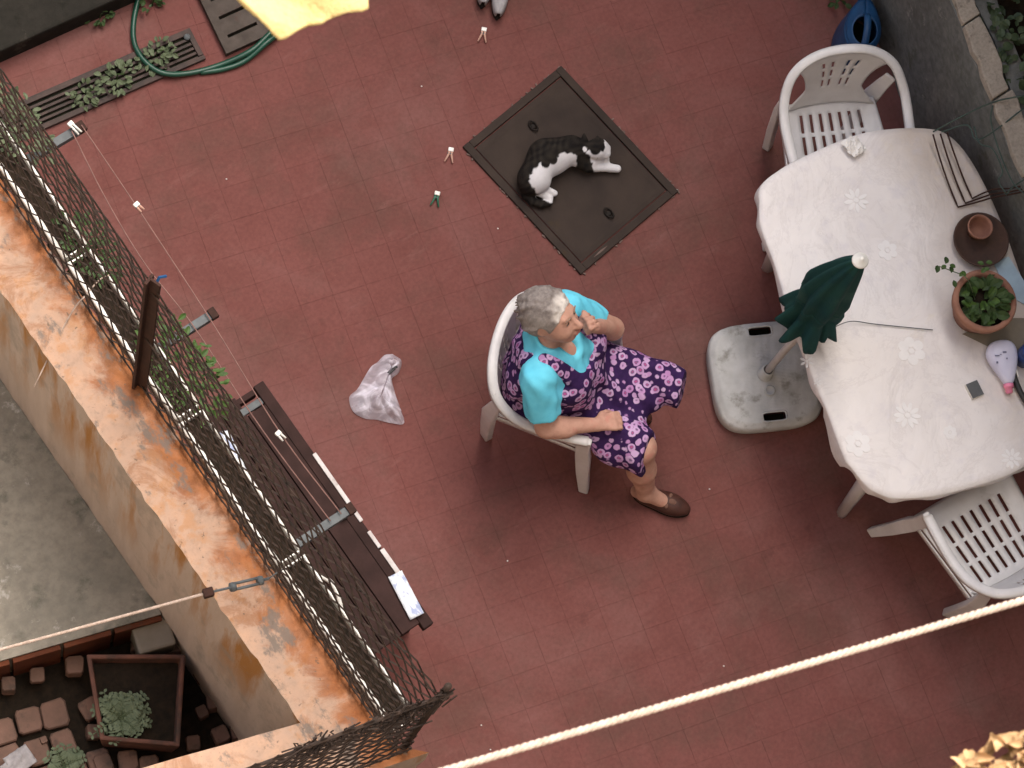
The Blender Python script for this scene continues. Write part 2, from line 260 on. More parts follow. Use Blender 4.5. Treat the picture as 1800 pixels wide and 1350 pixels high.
class MB:
    def __init__(s): s.v = []; s.f = []
    def add(s, vs, fs):
        n = len(s.v); s.v += [tuple(v) for v in vs]; s.f += [tuple(i + n for i in f) for f in fs]; return s
    def obox(s, c, ax, ay, az):
        c, ax, ay, az = Vector(c), Vector(ax), Vector(ay), Vector(az)
        vs = [c + ax * i + ay * j + az * k for k in (-1, 1) for j in (-1, 1) for i in (-1, 1)]
        return s.add(vs, [(0, 2, 3, 1), (4, 5, 7, 6), (0, 1, 5, 4), (2, 6, 7, 3), (0, 4, 6, 2), (1, 3, 7, 5)])
    def box(s, x0, x1, y0, y1, z0, z1):
        return s.obox(((x0 + x1) / 2, (y0 + y1) / 2, (z0 + z1) / 2), ((x1 - x0) / 2, 0, 0), (0, (y1 - y0) / 2, 0), (0, 0, (z1 - z0) / 2))
    def rbox(s, c, sx, sy, sz, rz=0., tilt=None):
        m = Matrix.Rotation(rz, 3, 'Z')
        if tilt: m = m @ Matrix.Rotation(tilt[0], 3, 'X') @ Matrix.Rotation(tilt[1], 3, 'Y')
        return s.obox(c, m @ Vector((sx / 2, 0, 0)), m @ Vector((0, sy / 2, 0)), m @ Vector((0, 0, sz / 2)))
    def prism(s, poly, z0, z1, top=None):
        n = len(poly); top = top or poly
        vs = [(p[0], p[1], z0) for p in poly] + [(p[0], p[1], z1) for p in top]
        return s.add(vs, [tuple(range(n - 1, -1, -1)), tuple(range(n, 2 * n))] + [(i, (i + 1) % n, n + (i + 1) % n, n + i) for i in range(n)])
    def tube(s, pts, r, n=8, flat=None, up=(0, 0, 1)):
        pts = [Vector(p) for p in pts]; m = len(pts); rr = r if isinstance(r, (list, tuple)) else [r] * m
        T = [(pts[min(i + 1, m - 1)] - pts[max(i - 1, 0)]).normalized() for i in range(m)]
        a = Vector(up); a = a - T[0] * a.dot(T[0])
        if a.length < 1e-3: a = Vector((1, 0, 0)) - T[0] * T[0].x
        a.normalize(); vs = []; fs = []
        for i in range(m):
            a = (a - T[i] * a.dot(T[i])).normalized(); b = T[i].cross(a)
            for k in range(n):
                th = 2 * pi * k / n; f1, f2 = flat if flat else (1, 1)
                vs.append(pts[i] + (a * cos(th) * f1 + b * sin(th) * f2) * rr[i])
        for i in range(m - 1):
            for k in range(n): fs.append((i * n + k, i * n + (k + 1) % n, (i + 1) * n + (k + 1) % n, (i + 1) * n + k))
        fs += [tuple(range(n - 1, -1, -1)), tuple((m - 1) * n + k for k in range(n))]
        return s.add(vs, fs)
    def lathe(s, prof, c=(0, 0, 0), n=28, closed=True, axis=None):
        c = Vector(c); vs = []; fs = []; m = len(prof)
        q = Vector(axis).to_track_quat('Z', 'Y').to_matrix() if axis else Matrix.Identity(3)
        for r, z in prof:
            for k in range(n): vs.append(c + q @ Vector((r * cos(2 * pi * k / n), r * sin(2 * pi * k / n), z)))
        for i in range(m - 1):
            for k in range(n): fs.append((i * n + k, i * n + (k + 1) % n, (i + 1) * n + (k + 1) % n, (i + 1) * n + k))
        if closed: fs += [tuple(range(n - 1, -1, -1)), tuple((m - 1) * n + k for k in range(n))]
        return s.add(vs, fs)
    def grid(s, fn, nu, nv, hole=None):
        vs = [fn(i / nu, j / nv) for j in range(nv + 1) for i in range(nu + 1)]
        fs = [(j * (nu + 1) + i, j * (nu + 1) + i + 1, (j + 1) * (nu + 1) + i + 1, (j + 1) * (nu + 1) + i)
              for j in range(nv) for i in range(nu) if not (hole and hole(i, j))]
        return s.add(vs, fs)
    def leaf(s, base, d, up, L, w, bend=.25, fold=.15):
        base, d, up = Vector(base), Vector(d).normalized(), Vector(up)
        side = d.cross(up)
        if side.length < 1e-4: side = d.cross(Vector((1, 0, .1)))
        side.normalize(); nrm = side.cross(d).normalized(); vs = [base]; 
        for t, ww in ((.3, .85), (.62, 1.), (.86, .6)):
            c = base + d * L * t - nrm * L * bend * t * t
            vs += [c + side * w * .5 * ww + nrm * w * fold, c - nrm * 0, c - side * w * .5 * ww + nrm * w * fold]
        vs.append(base + d * L - nrm * L * bend)
        fs = [(0, 1, 2), (0, 2, 3), (1, 4, 5, 2), (2, 5, 6, 3), (4, 7, 8, 5), (5, 8, 9, 6), (7, 10, 8), (8, 10, 9)]
        return s.add(vs, fs)
    def build(s, name, m, parent=None, smooth=False, bevel=0., sub=0, solid=0., loc=None, local=False):
        me = bpy.data.meshes.new(name); off = Vector((0, 0, 0))
        if not local:
            if parent is not None: off = wloc(parent)
            elif loc is not None: off = Vector(loc)
        me.from_pydata([(v[0] - off.x, v[1] - off.y, v[2] - off.z) for v in s.v], [], s.f); me.update()
        if bevel:
            bm = bmesh.new(); bm.from_mesh(me); bmesh.ops.recalc_face_normals(bm, faces=bm.faces); bm.to_mesh(me); bm.free()
        if smooth: me.polygons.foreach_set('use_smooth', [True] * len(me.polygons))
        me.materials.append(MT[m] if isinstance(m, str) else m)
        o = bpy.data.objects.new(name, me); COL.objects.link(o)
        if parent is not None: o.parent = parent
        elif loc is not None: o.location = loc
        fin(o, bevel, sub, solid); return o

def wloc(o):
    p = Vector((0, 0, 0))
    while o is not None: p += Vector(o.location); o = o.parent
    return p
def fin(o, bevel=0., sub=0, solid=0.):
    if solid:
        q = o.modifiers.new('solid', 'SOLIDIFY'); q.thickness = solid; q.offset = 0
    if bevel:
        q = o.modifiers.new('bevel', 'BEVEL'); q.width = bevel; q.segments = 2; q.limit_method = 'ANGLE'; q.angle_limit = radians(40)
    if sub:
        q = o.modifiers.new('sub', 'SUBSURF'); q.levels = sub; q.render_levels = sub
def tag(o, label=None, cat=None, group=None, kind=None):
    for k, v in (('label', label), ('category', cat), ('group', group), ('kind', kind)):
        if v: o[k] = v
    return o
def thing(name, label, cat, loc=(0, 0, 0), group=None):
    o = bpy.data.objects.new(name, None); COL.objects.link(o); o.location = loc; o.empty_display_size = .1
    return tag(o, label, cat, group)
def dup(root, loc, rz, label):
    r = root.copy(); COL.objects.link(r); r.location = loc; r.rotation_euler = (0, 0, rz); r['label'] = label
    for ch in root.children:
        c = ch.copy(); COL.objects.link(c); c.parent = r
        for g in ch.children:
            d = g.copy(); COL.objects.link(d); d.parent = c
    return r
def hash3(v, s=1.):
    x = sin(v[0] * 12.9898 * s + v[1] * 78.233 * s + v[2] * 37.719 * s) * 43758.5453
    return x - math.floor(x)
def wob(x, y, s=1., ph=0.):
    return (sin(x * 7.1 * s + 1.3 + ph) * cos(y * 6.3 * s - .7 + ph * 2) + .5 * sin(x * 17 * s - y * 13 * s + ph * 3) + .25 * sin(x * 31 * s + y * 37 * s + ph)) / 1.75

# ------------------------------------------------------------------ signed distance surfaces (bodies)
class SDF:
    def __init__(s, lo, hi, h):
        s.lo = np.array(lo, float); s.h = h
        s.n = np.ceil((np.array(hi) - s.lo) / h).astype(int) + 1
        s.D = np.full(tuple(s.n), 1., np.float32)
        s.ax = [s.lo[i] + h * np.arange(s.n[i]) for i in range(3)]
    def win(s, lo, hi):
        a = np.clip(np.floor((np.array(lo) - s.lo) / s.h).astype(int), 0, s.n - 1); b = np.clip(np.ceil((np.array(hi) - s.lo) / s.h).astype(int) + 1, 1, s.n)
        sl = tuple(slice(a[i], b[i]) for i in range(3))
        X = s.ax[0][sl[0]][:, None, None]; Y = s.ax[1][sl[1]][None, :, None]; Z = s.ax[2][sl[2]][None, None, :]
        return sl, X, Y, Z
    def put(s, sl, d, k, mode):
        A = s.D[sl]; d = d.astype(np.float32)
        if mode == 'add':
            h = np.maximum(k - np.abs(A - d), 0) / k if k > 0 else 0; s.D[sl] = np.minimum(A, d) - h * h * k * .25
        else:
            d = -d; h = np.maximum(k - np.abs(A - d), 0) / k if k > 0 else 0; s.D[sl] = np.maximum(A, d) + h * h * k * .25
    def cone(s, a, b, r1, r2, k=.02, mode='add', inf=0.):
        a = np.array(a, float); b = np.array(b, float); r1 += inf; r2 += inf; m = max(r1, r2) + k + 3 * s.h
        sl, X, Y, Z = s.win(np.minimum(a, b) - m, np.maximum(a, b) + m); ab = b - a; L = max(ab @ ab, 1e-9)
        t = np.clip(((X - a[0]) * ab[0] + (Y - a[1]) * ab[1] + (Z - a[2]) * ab[2]) / L, 0, 1)
        d = np.sqrt((X - a[0] - t * ab[0]) ** 2 + (Y - a[1] - t * ab[1]) ** 2 + (Z - a[2] - t * ab[2]) ** 2) - (r1 + (r2 - r1) * t)
        s.put(sl, d, k, mode); return s
    def ell(s, c, r, k=.02, mode='add', axes=None, inf=0.):
        c = np.array(c, float); r = np.array(r, float) + inf; m = r.max() + k + 3 * s.h
        sl, X, Y, Z = s.win(c - m, c + m); A = np.eye(3) if axes is None else np.array([np.array(q, float) / np.linalg.norm(q) for q in axes])
        q = [((X - c[0]) * A[i][0] + (Y - c[1]) * A[i][1] + (Z - c[2]) * A[i][2]) for i in range(3)]
        k0 = np.sqrt(sum((q[i] / r[i]) ** 2 for i in range(3))); k1 = np.sqrt(sum((q[i] / r[i] ** 2) ** 2 for i in range(3))) + 1e-9
        s.put(sl, np.where(k0 < .05, -r.min(), k0 * (k0 - 1) / k1), k, mode); return s
    def mesh(s):
        D = s.D; nx, ny, nz = D.shape; cor = [(i, j, k) for i in (0, 1) for j in (0, 1) for k in (0, 1)]
        C = [D[i:nx - 1 + i, j:ny - 1 + j, k:nz - 1 + k] for i, j, k in cor]
        neg = sum((c < 0).astype(np.int8) for c in C); act = (neg > 0) & (neg < 8); ix = np.argwhere(act)
        V = [c[act] for c in C]; pos = np.zeros((len(ix), 3)); cnt = np.zeros(len(ix))
        for a in range(8):
            for b in range(a + 1, 8):
                if sum(abs(p - q) for p, q in zip(cor[a], cor[b])) != 1: continue
                cr = (V[a] < 0) != (V[b] < 0); t = np.where(cr, V[a] / np.where(cr, V[a] - V[b], 1), 0)
                pos += np.where(cr[:, None], np.array(cor[a]) + t[:, None] * (np.array(cor[b]) - np.array(cor[a])), 0); cnt += cr
        pos = (ix + pos / cnt[:, None]) * s.h + s.lo
        idx = np.full(act.shape, -1, np.int64); idx[act] = np.arange(len(ix)); F = []; S = D < 0
        for axn in range(3):
            A = np.moveaxis(S, axn, 0); I = np.moveaxis(idx, axn, 0)
            e = A[:-1, 1:-1, 1:-1] != A[1:, 1:-1, 1:-1]; q = np.argwhere(e)
            i, j, k = q[:, 0], q[:, 1] + 1, q[:, 2] + 1; flip = A[i, j, k]
            quad = np.stack([I[i, j - 1, k - 1], I[i, j, k - 1], I[i, j, k], I[i, j - 1, k]], 1)
            if axn == 1: flip = ~flip
            quad[~flip] = quad[~flip][:, ::-1]; F.append(quad)
        F = np.concatenate(F); F = F[(F >= 0).all(1)]
        return pos, F
def sdf_obj(name, S, m, parent, frame=None, smooth_it=2, attr=None):
    pos, F = S.mesh()
    if smooth_it:                                            # light Laplacian smoothing
        for _ in range(smooth_it):
            acc = np.zeros_like(pos); c = np.zeros(len(pos))
            for a, b in ((0, 1), (1, 2), (2, 3), (3, 0)):
                np.add.at(acc, F[:, a], pos[F[:, b]]); np.add.at(acc, F[:, b], pos[F[:, a]]); np.add.at(c, F[:, a], 1); np.add.at(c, F[:, b], 1)
            pos = pos * .5 + .5 * acc / np.maximum(c, 1)[:, None]
    W = pos if frame is None else frame(pos)
    off = np.array(wloc(parent)) if parent is not None else 0.
    me = bpy.data.meshes.new(name); me.from_pydata((W - off).tolist(), [], F.tolist()); me.update()
    me.polygons.foreach_set('use_smooth', [True] * len(me.polygons)); me.materials.append(MT[m])
    if attr:
        for nm, fn in attr.items():
            at_ = me.color_attributes.new(nm, 'FLOAT_COLOR', 'POINT'); at_.data.foreach_set('color', fn(pos).astype(np.float32).ravel())
    o = bpy.data.objects.new(name, me); COL.objects.link(o)
    if parent is not None: o.parent = parent
    return o

# ================================================================== THE SETTING
TILE_A = radians(-15.); te = Vector((cos(TILE_A), sin(TILE_A), 0)); tn = Vector((-sin(TILE_A), cos(TILE_A), 0))
WALL_X0, WALL_X1, WALL_H = 1.885, 2.13, 1.27
def rwall_x(y): return 5.97 + .30 * (y - 2.08)

g = MB(); g.add([(-150, -150, -.36), (150, -150, -.36), (150, 150, -.36), (-150, 150, -.36)], [(0, 1, 2, 3)])
tag(g.build('ground', 'dirt'), kind='structure')

# courtyard floor: bed of mortar with clay tiles set in it
fl = MB(); fl.prism([(2.0, -4), (6.3, -4), (8.0, 7), (2.0, 7)], -.34, -.010)
floor = tag(fl.build('courtyard_floor', 'grout'), 'red clay tiled courtyard floor', None, None, 'structure')
TS = .15; tiles = []
for i in range(-30, 70):
    for j in range(-30, 60):
        c = te * ((i + .5 * 0) * TS) + tn * (j * TS)
        if not (2.12 < c.x < rwall_x(c.y) + .08 and -2.6 < c.y < 5.4): continue
        if c.x < 2.3 and c.y < .75 and False: continue
        tiles.append(c)
ctr = at(1050, 650, 0)
def infr(c): return (c - ctr).length
tiles.sort(key=infr)
def tile_mesh(seed, half=TS / 2 - .0002):
    rr = random.Random(seed); b = .0005; top = []; jz = [rr.uniform(-.00025, .00025) for _ in range(4)]
    vs = []
    for h, z in ((half, -.011), (half, -.0004), (half - b, 0.)):
        for k, (sx, sy) in enumerate(((-1, -1), (1, -1), (1, 1), (-1, 1))):
            p = te * sx * h + tn * sy * h; vs.append((p.x, p.y, z + (jz[k] if z > -.005 else 0)))
    fs = [(8, 9, 10, 11)]
    for l in (0, 4): fs += [(l + k, l + (k + 1) % 4, l + 4 + (k + 1) % 4, l + 4 + k) for k in range(4)]
    return vs, fs
tmesh = []
for sd in range(8):
    vs, fs = tile_mesh(sd); me = bpy.data.meshes.new('paving_tile'); me.from_pydata(vs, [], fs); me.materials.append(MT['paving']); tmesh.append(me)
rest = MB()
for k, c in enumerate(tiles):
    if k < 300:
        o = bpy.data.objects.new('paving_tile', tmesh[R.randrange(8)]); COL.objects.link(o); o.location = (c.x, c.y, R.uniform(-.0003, .0003)); o.parent = floor
    else:
        vs, fs = tile_mesh(R.randrange(8)); dz = R.uniform(-.0005, .0005); rest.add([(v[0] + c.x, v[1] + c.y, v[2] + dz) for v in vs], fs)
tag(rest.build('paving_tile_field', 'paving', floor), kind='stuff')

# neighbour's terrace and the lower cobbled bed
tr = MB(); tr.prism([(-6, 4.5), (-6, 2.0 + 7.2 * .31), (1.24, 2.075), (1.88, 1.875), (1.884, 1.9), (1.884, 7), (-6, 7)], -.355, 0.)
tag(tr.build('terrace', 'terrace'), 'grey stained concrete terrace beside the rusty wall', None, None, 'structure')
bed = MB(); bed.prism([(-6, -1), (1.885, -1), (1.885, 1.875), (1.24, 2.074), (-6, 4.2)], -.355, -.30)
tag(bed.build('cobbled_bed', 'soil'), 'dark earth bed with loose clay setts', None, None, 'structure')

# ------------------------------------------------------------------ walls
def rough_block(mb, poly, z0, z1, nseg=30, amp=.006, nz=10):
    """a wall block with slightly uneven faces: poly is a quad a,b,c,d (a-b and d-c are the long sides)"""
    a, b, c, d = [Vector((p[0], p[1], 0)) for p in poly]
    def P(s, t, z):
        q = (a.lerp(b, s)).lerp(d.lerp(c, s), t)
        w = wob(q.x * 3 + z * 2, q.y * 3 + z, 1.) + .7 * wob(q.y * 9., z * 3 + q.x * 2) * (1 if z > z0 + .4 else .3); return Vector((q.x + amp * w, q.y + amp * wob(q.y * 4, z * 4 + q.x), z + (amp * .7 * wob(q.x * 5, q.y * 5) if z > z0 + .01 else 0)))
    mb.grid(lambda u, v: P(u, v, z1), nseg, 6)
    mb.grid(lambda u, v: P(u, 0, z0 + (z1 - z0) * v), nseg, nz); mb.grid(lambda u, v: P(1 - u, 1, z0 + (z1 - z0) * v), nseg, nz)
    mb.grid(lambda u, v: P(0, 1 - u, z0 + (z1 - z0) * v), 6, nz); mb.grid(lambda u, v: P(1, u, z0 + (z1 - z0) * v), 6, nz)
lw = thing('garden_wall', 'peach plastered L-shaped garden wall with orange rust stains', 'wall', (2.0, 2.5, 0))
m = MB(); rough_block(m, [(WALL_X0, .80), (WALL_X0, 6.6), (WALL_X1, 6.6), (WALL_X1, .80)], -.35, WALL_H, 150); m.build('wall_run', 'plaster', lw, True)
m = MB(); n0 = (1.90, 1.056); rough_block(m, [(-2.6, 1.056 + 4.5 * .325), n0, (2.215, .70), (-2.6, .70 + 4.815 * .30)], -.352, WALL_H - .003, 50); m.build('wall_return', 'plaster', lw, True)
# right wall with its broken stone lip
rw = thing('boundary_wall', 'dark grey rendered wall with a crumbling pale stone lip', 'wall', (6.0, 2, 0))
y0, y1 = -1.6, 5.5
m = MB(); rough_block(m, [(rwall_x(y0), y0), (rwall_x(y1), y1), (rwall_x(y1) + .10, y1), (rwall_x(y0) + .10, y0)], -.3, .90, 60, .012); m.build('wall_face', 'rwall', rw, True)
yy = y0; k = 0
while yy < y1:
    L = R.uniform(.16, .34); w0 = .10 + R.uniform(-.012, .012); x0 = rwall_x(yy + L / 2) + .005; dx = .30 * L
    m = MB(); n = 6; ptsA = []; ptsB = []
    for q in range(n + 1):
        t = q / n; ptsA.append((x0 + .30 * L * (t - .5) + R.uniform(-.009, .009) - .004, yy + L * t)); ptsB.append((x0 + .30 * L * (t - .5) + w0 + R.uniform(-.014, .014), yy + L * t))
    m.prism(ptsA + ptsB[::-1], .895, .925 + R.uniform(-.008, .012), [(p[0] + R.uniform(-.004, .006), p[1]) for p in ptsA] + [(p[0] - R.uniform(0, .012), p[1]) for p in ptsB[::-1]])
    m.build('coping_stone', 'lip', rw, False, .006); yy += L + R.uniform(.0, .012)
m = MB(); rough_block(m, [(rwall_x(y0) + .115, y0), (rwall_x(y1) + .115, y1), (rwall_x(y1) + .21, y1), (rwall_x(y0) + .21, y0)], -.3, .895, 60, .012); m.build('rear_ledge', 'rwall', rw, True)
bedr = MB(); bedr.prism([(rwall_x(-3) + .22, -3), (14, -3), (14, 8), (rwall_x(8) + .22, 8)], -.35, .86)
tag(bedr.build('raised_bed', 'soil'), 'raised earth bed behind the grey wall', None, None, 'structure')
# top left step
st = MB(); a = at(0, 90, .13); b = at(200, 0, .13); d = (b - a).normalized()
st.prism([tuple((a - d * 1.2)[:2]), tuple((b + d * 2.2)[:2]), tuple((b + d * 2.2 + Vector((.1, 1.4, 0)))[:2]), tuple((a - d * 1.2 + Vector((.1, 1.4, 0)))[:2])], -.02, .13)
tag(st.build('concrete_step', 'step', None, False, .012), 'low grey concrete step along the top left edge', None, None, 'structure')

# ------------------------------------------------------------------ unseen houses round the court, added to close the sky and dim the floor
def unseen_house(name, label, p0, d, n, L, H, D_, wins):
    T = thing(name, label, 'unseen_house', p0); p0 = Vector(p0); d = Vector(d).normalized(); n = Vector(n).normalized()
    m = MB(); c = p0 + d * L / 2 - n * D_ / 2; m.obox((c.x, c.y, H / 2 - .2), d * L / 2, n * D_ / 2, (0, 0, H / 2 + .15)); m.build('wall', 'ochre' if 'ochre' in label else 'greypaint', T)
    for (s_, z) in wins:
        c = p0 + d * s_ + n * .02; m = MB(); m.obox((c.x, c.y, z), d * .5, n * .03, (0, 0, .7)); w_ = m.build('window', 'trim', T)
        m = MB(); c = c + n * .032; m.obox((c.x, c.y, z), d * .43, n * .004, (0, 0, .63)); m.build('pane', 'black', w_)
vd = Vector((_F[0], _F[1], 0)).normalized(); vs_ = Vector((vd.y, -vd.x, 0))
unseen_house('unseen_house', 'tall plain building added outside the frame to block the near-side sky', vd * -.35 - vs_ * 7, vs_, vd, 16, 17, 1., [(2, 2), (5, 5), (10, 5), (12, 9), (3, 9)])
unseen_house('unseen_house', 'low plain building added out of view to dim the far end of the courtyard', (2.2, 8.0, 0), te, -tn, 9, 5, .8, [(2, 2), (5, 2)])
unseen_house('unseen_house', 'ochre building added out of view to darken the right side of the courtyard', (9.3, 7.5, 0), (-.29, -.957, 0), (-.957, .29, 0), 16, 11, 1., [(3, 3), (6, 3), (9, 3), (3, 6.5), (6, 6.5), (9, 6.5)])

# ------------------------------------------------------------------ drains
ga, gb = at(60, 170, 0), at(333, 52, 0); gc = at(358, 106, 0); gd = at(95, 216, 0)
ga = ga + (ga - gb) * .6; gd = gd + (gd - gc) * .6
L = (gb - ga).length; ge = (gb - ga).normalized(); gn = Vector((-ge.y, ge.x, 0)) * -1; W = .155
gr = thing('drain_grate', 'dark rusty channel grate with weeds growing through', 'drain grate', ga)
m = MB(); m.add([ga + Vector((0, 0, .004)), gb + Vector((0, 0, .004)), gb + gn * W + Vector((0, 0, .004)), ga + gn * W + Vector((0, 0, .004))], [(3, 2, 1, 0)]); m.build('channel', 'pitshade', gr)  # flat sheet on the tiles, the channel's deep shade is in its colour
m = MB()
for off, w in ((.012, .026), (W - .008, .02)): m.obox(ga + ge * L / 2 + gn * off + Vector((0, 0, .011)), ge * L / 2, gn * w / 2, (0, 0, .010))
m.obox(gb - ge * .012 + gn * W / 2 + Vector((0, 0, .0112)), ge * .012, gn * (W / 2 - .02), (0, 0, .010)); m.build('frame', 'grate', gr, False, .002)
for k in range(5):
    m = MB(); m.obox(ga + ge * (L - .024) / 2 + gn * (.045 + k * .0235) + Vector((0, 0, .0105)), ge * (L - .03) / 2, gn * .0058, (0, 0, .0085)); m.build('slat', 'grate', gr)
for q in (.25, .62, .86):
    m = MB(); m.obox(ga + ge * L * q + gn * W / 2 + Vector((0, 0, .010)), ge * .006, gn * (W / 2 - .02), (0, 0, .006)); m.build('crossbar', 'grate', gr)
m = MB()
for k in range(1): m.lathe([(.001, .03), (.014, .028), (.016, .02)], gb - ge * .03 + gn * .035, 10)
m.build('bolt', 'galv', gr, True)
# slotted slab
sa, sb, sd_ = at(346, -6, 0), at(397, 100, 0), at(480, 62, 0)
sx = (sd_ - sb); sy = (sa - sb) * 1.5; Wd, Ld = sx.length * 1.12, sy.length; sx.normalize(); sy.normalize()
sl = thing('drain_cover', 'brown concrete drain cover with wide slots', 'drain cover', sb)
m = MB(); m.add([sb + Vector((0, 0, .0045)), sb + sx * Wd + Vector((0, 0, .0045)), sb + sx * Wd + sy * Ld + Vector((0, 0, .0045)), sb + sy * Ld + Vector((0, 0, .0045))], [(0, 1, 2, 3)]); m.build('slot_shade', 'pitshade', sl)  # flat sheet, the shade below the slots is put into its colour
def slabz(u, v): p = sb + sx * Wd * u + sy * Ld * v; return (p.x, p.y, .022)
m = MB(); m.grid(slabz, 20, 30, lambda i, j: (3 <= i <= 13 and j % 6 == 4)); o = m.build('slotted_slab', 'slab', sl, False, 0, 0, 0)
q = o.modifiers.new('solid', 'SOLIDIFY'); q.thickness = .03; q.offset = 0
# manhole cover
mc = [at(*p, 0) for p in ((815, 255), (985, 120), (1192, 335), (1018, 488))]
mx = ((mc[1] - mc[0]) + (mc[2] - mc[3])) * .5; my = ((mc[3] - mc[0]) + (mc[2] - mc[1])) * .5; mo = sum(mc, Vector()) / 4
hx, hy = mx.length / 2, my.length / 2; mx.normalize(); my = (my - mx * my.dot(mx)).normalized()
mh = thing('manhole_cover', 'dark iron manhole cover the cat lies on', 'manhole cover', mo)
m = MB(); Z = Vector((0, 0, 1)); fw = .035
for sgn in (-1, 1):
    m.obox(mo + mx * sgn * (hx - fw / 2) + Z * .006, mx * fw / 2, my * hy, Z * .010); m.obox(mo + my * sgn * (hy - fw / 2) + Z * .0057, mx * (hx - fw), my * fw / 2, Z * .010)
m.build('frame', 'iron', mh, False, .003)
def plate(u, v):
    a, b = (u - .5) * 2, (v - .5) * 2; p = mo + mx * a * (hx - fw - .006) + my * b * (hy - fw - .006)
    e = min(1 - abs(a), (1 - abs(b)) * 1.25); z = .010 + (.0045 if .045 < e < .085 else 0.) + .0012 * wob(p.x * 6, p.y * 6); return (p.x, p.y, z)
m = MB(); m.grid(plate, 56, 64); m.build('lid', 'iron', mh, True)
rr = random.Random(77); m = MB()
for k in range(46):
    t = rr.uniform(-1, 1); sd = rr.choice((-1, 1)); L_ = rr.uniform(.006, .022)
    q = mo + (mx * t * hx + my * sd * (hy + .003) if rr.random() < .5 else my * t * hy + mx * sd * (hx + .003)); m.rbox((q.x, q.y, .004), L_, rr.uniform(.004, .008), .008, rr.uniform(0, 3.1))
tag(m.build('mortar_chips', 'mortar', mh, False), kind='stuff')
m = MB(); q0, q1 = at(1070, 430, .014), at(1044, 452, .014); m.tube([q0, q0.lerp(q1, .5), q1], [.003, .006, .004], 5, (.5, 1.4)); m.build('worn_edge', 'mortar', mh, True)
for (px, py) in ((937, 222), (1070, 375)):
    c = at(px, py, .015); m = MB(); pts = [c + mx * (.014 * cos(q)) + my * (.026 * sin(q)) + Z * (.002 + .006 * abs(sin(q))) for q in np.linspace(0, 2 * pi, 13)]
    m.tube(pts, .0042, 6); m.lathe([(.014, -.003), (.014, .0012), (.006, .0015)], c, 14); m.build('lifting_ring', 'sole', mh, True)

# ------------------------------------------------------------------ wire fence on the wall
FZ0, FZ1 = WALL_H - .02, 2.50
def chain(mb, p0, p1, z0, z1, cell=.040, r=.0040, lean=Vector((0, 0, 0)), seed=0):
    rr = random.Random(seed); d = (p1 - p0); L = d.length; d = d / L; nrm = Vector((-d.y, d.x, 0)); n = int(L / cell); mz = int((z1 - z0) / .050)
    for i in range(n + 1):
        pts = []
        for j in range(mz + 1):
            s = i * cell + (cell * 1.04 if (i + j) % 2 else -.04 * cell); s = min(max(s, 0), L); z = z0 + j * (z1 - z0) / mz
            f = j / mz; q = p0 + d * s + nrm * (.003 * (1 if j % 2 else -1) + .025 * sin(s * 1.7 + seed) * sin(pi * f)) + lean * f
            q.z = z + .014 * sin(s * 3.1 + seed) * f; pts.append(q)
        mb.tube(pts, r, 3)
fe = thing('wire_fence', 'dark rusty chain link fence standing on the long peach wall', 'fence', (2.12, 2.5, WALL_H))
m = MB(); chain(m, Vector((2.118, .775, 0)), Vector((2.118, 5.9, 0)), FZ0, FZ1, seed=1); tag(m.build('wire_mesh', 'wire', fe), kind='stuff')
for z in (1.30, 1.90, 2.44):
    m = MB(); m.tube([Vector((2.112 + .008 * wob(y, z), y, z + .015 * wob(y * .6, z))) for y in np.linspace(.77, 6., 40)], .0035, 5); m.build('tension_wire', 'wire', fe)
for y in (2.47, 4.75):
    m = MB(); m.rbox((2.105, y, (1.2 + 2.56) / 2), .045, .012, 1.36, radians(20)); m.rbox((2.105 + .012, y - .02, (1.2 + 2.56) / 2), .010, .045, 1.36, radians(20)); m.build('post', 'post', fe, False, .002)
m = MB(); m.tube([(2.125, 2.452, 2.53), (2.14, 2.46, 2.545), (2.165, 2.455, 2.53)], .006, 6); m.build('cable_tie', 'blue', fe)
fr = thing('wire_fence', 'dark rusty chain link fence on the short wall return at the bottom corner', 'fence', (1.8, .8, WALL_H))
c0 = Vector((2.165, .745, 0)); c1 = Vector((-1.2, .745 + 3.365 * .245, 0))
m = MB(); chain(m, c1, c0, FZ0, FZ1, seed=2); tag(m.build('wire_mesh', 'wire', fr), kind='stuff')
m = MB(); m.tube([(2.150, .772, 1.2), (2.155, .768, 2.5)], .013, 8); m.build('post', 'wire', fr, True)
for z, rr_ in ((1.30, .004), (1.9, .0035), (2.46, .007)):
    m = MB(); m.tube([c0.lerp(c1, t) + Vector((0, 0, z + .012 * wob(t * 4, z))) for t in np.linspace(0, 1, 30)], rr_, 6); m.build('tension_wire', 'wire', fr)
m = MB(); rr = random.Random(4)                                # folded over netting along the top of the return
for k in range(120):
    t = rr.uniform(0, .16); p = c0.lerp(c1, t) + Vector((rr.uniform(-.02, .02), rr.uniform(-.02, .02), 2.37 + rr.uniform(0, .11)))
    m.tube([p, p + Vector((rr.uniform(-.04, .03), rr.uniform(-.012, .012), rr.uniform(-.04, .03))), p + Vector((rr.uniform(-.07, .03), rr.uniform(-.02, .012), rr.uniform(-.05, .02)))], .0034, 3)
tag(m.build('folded_netting', 'wire', fr), kind='stuff')

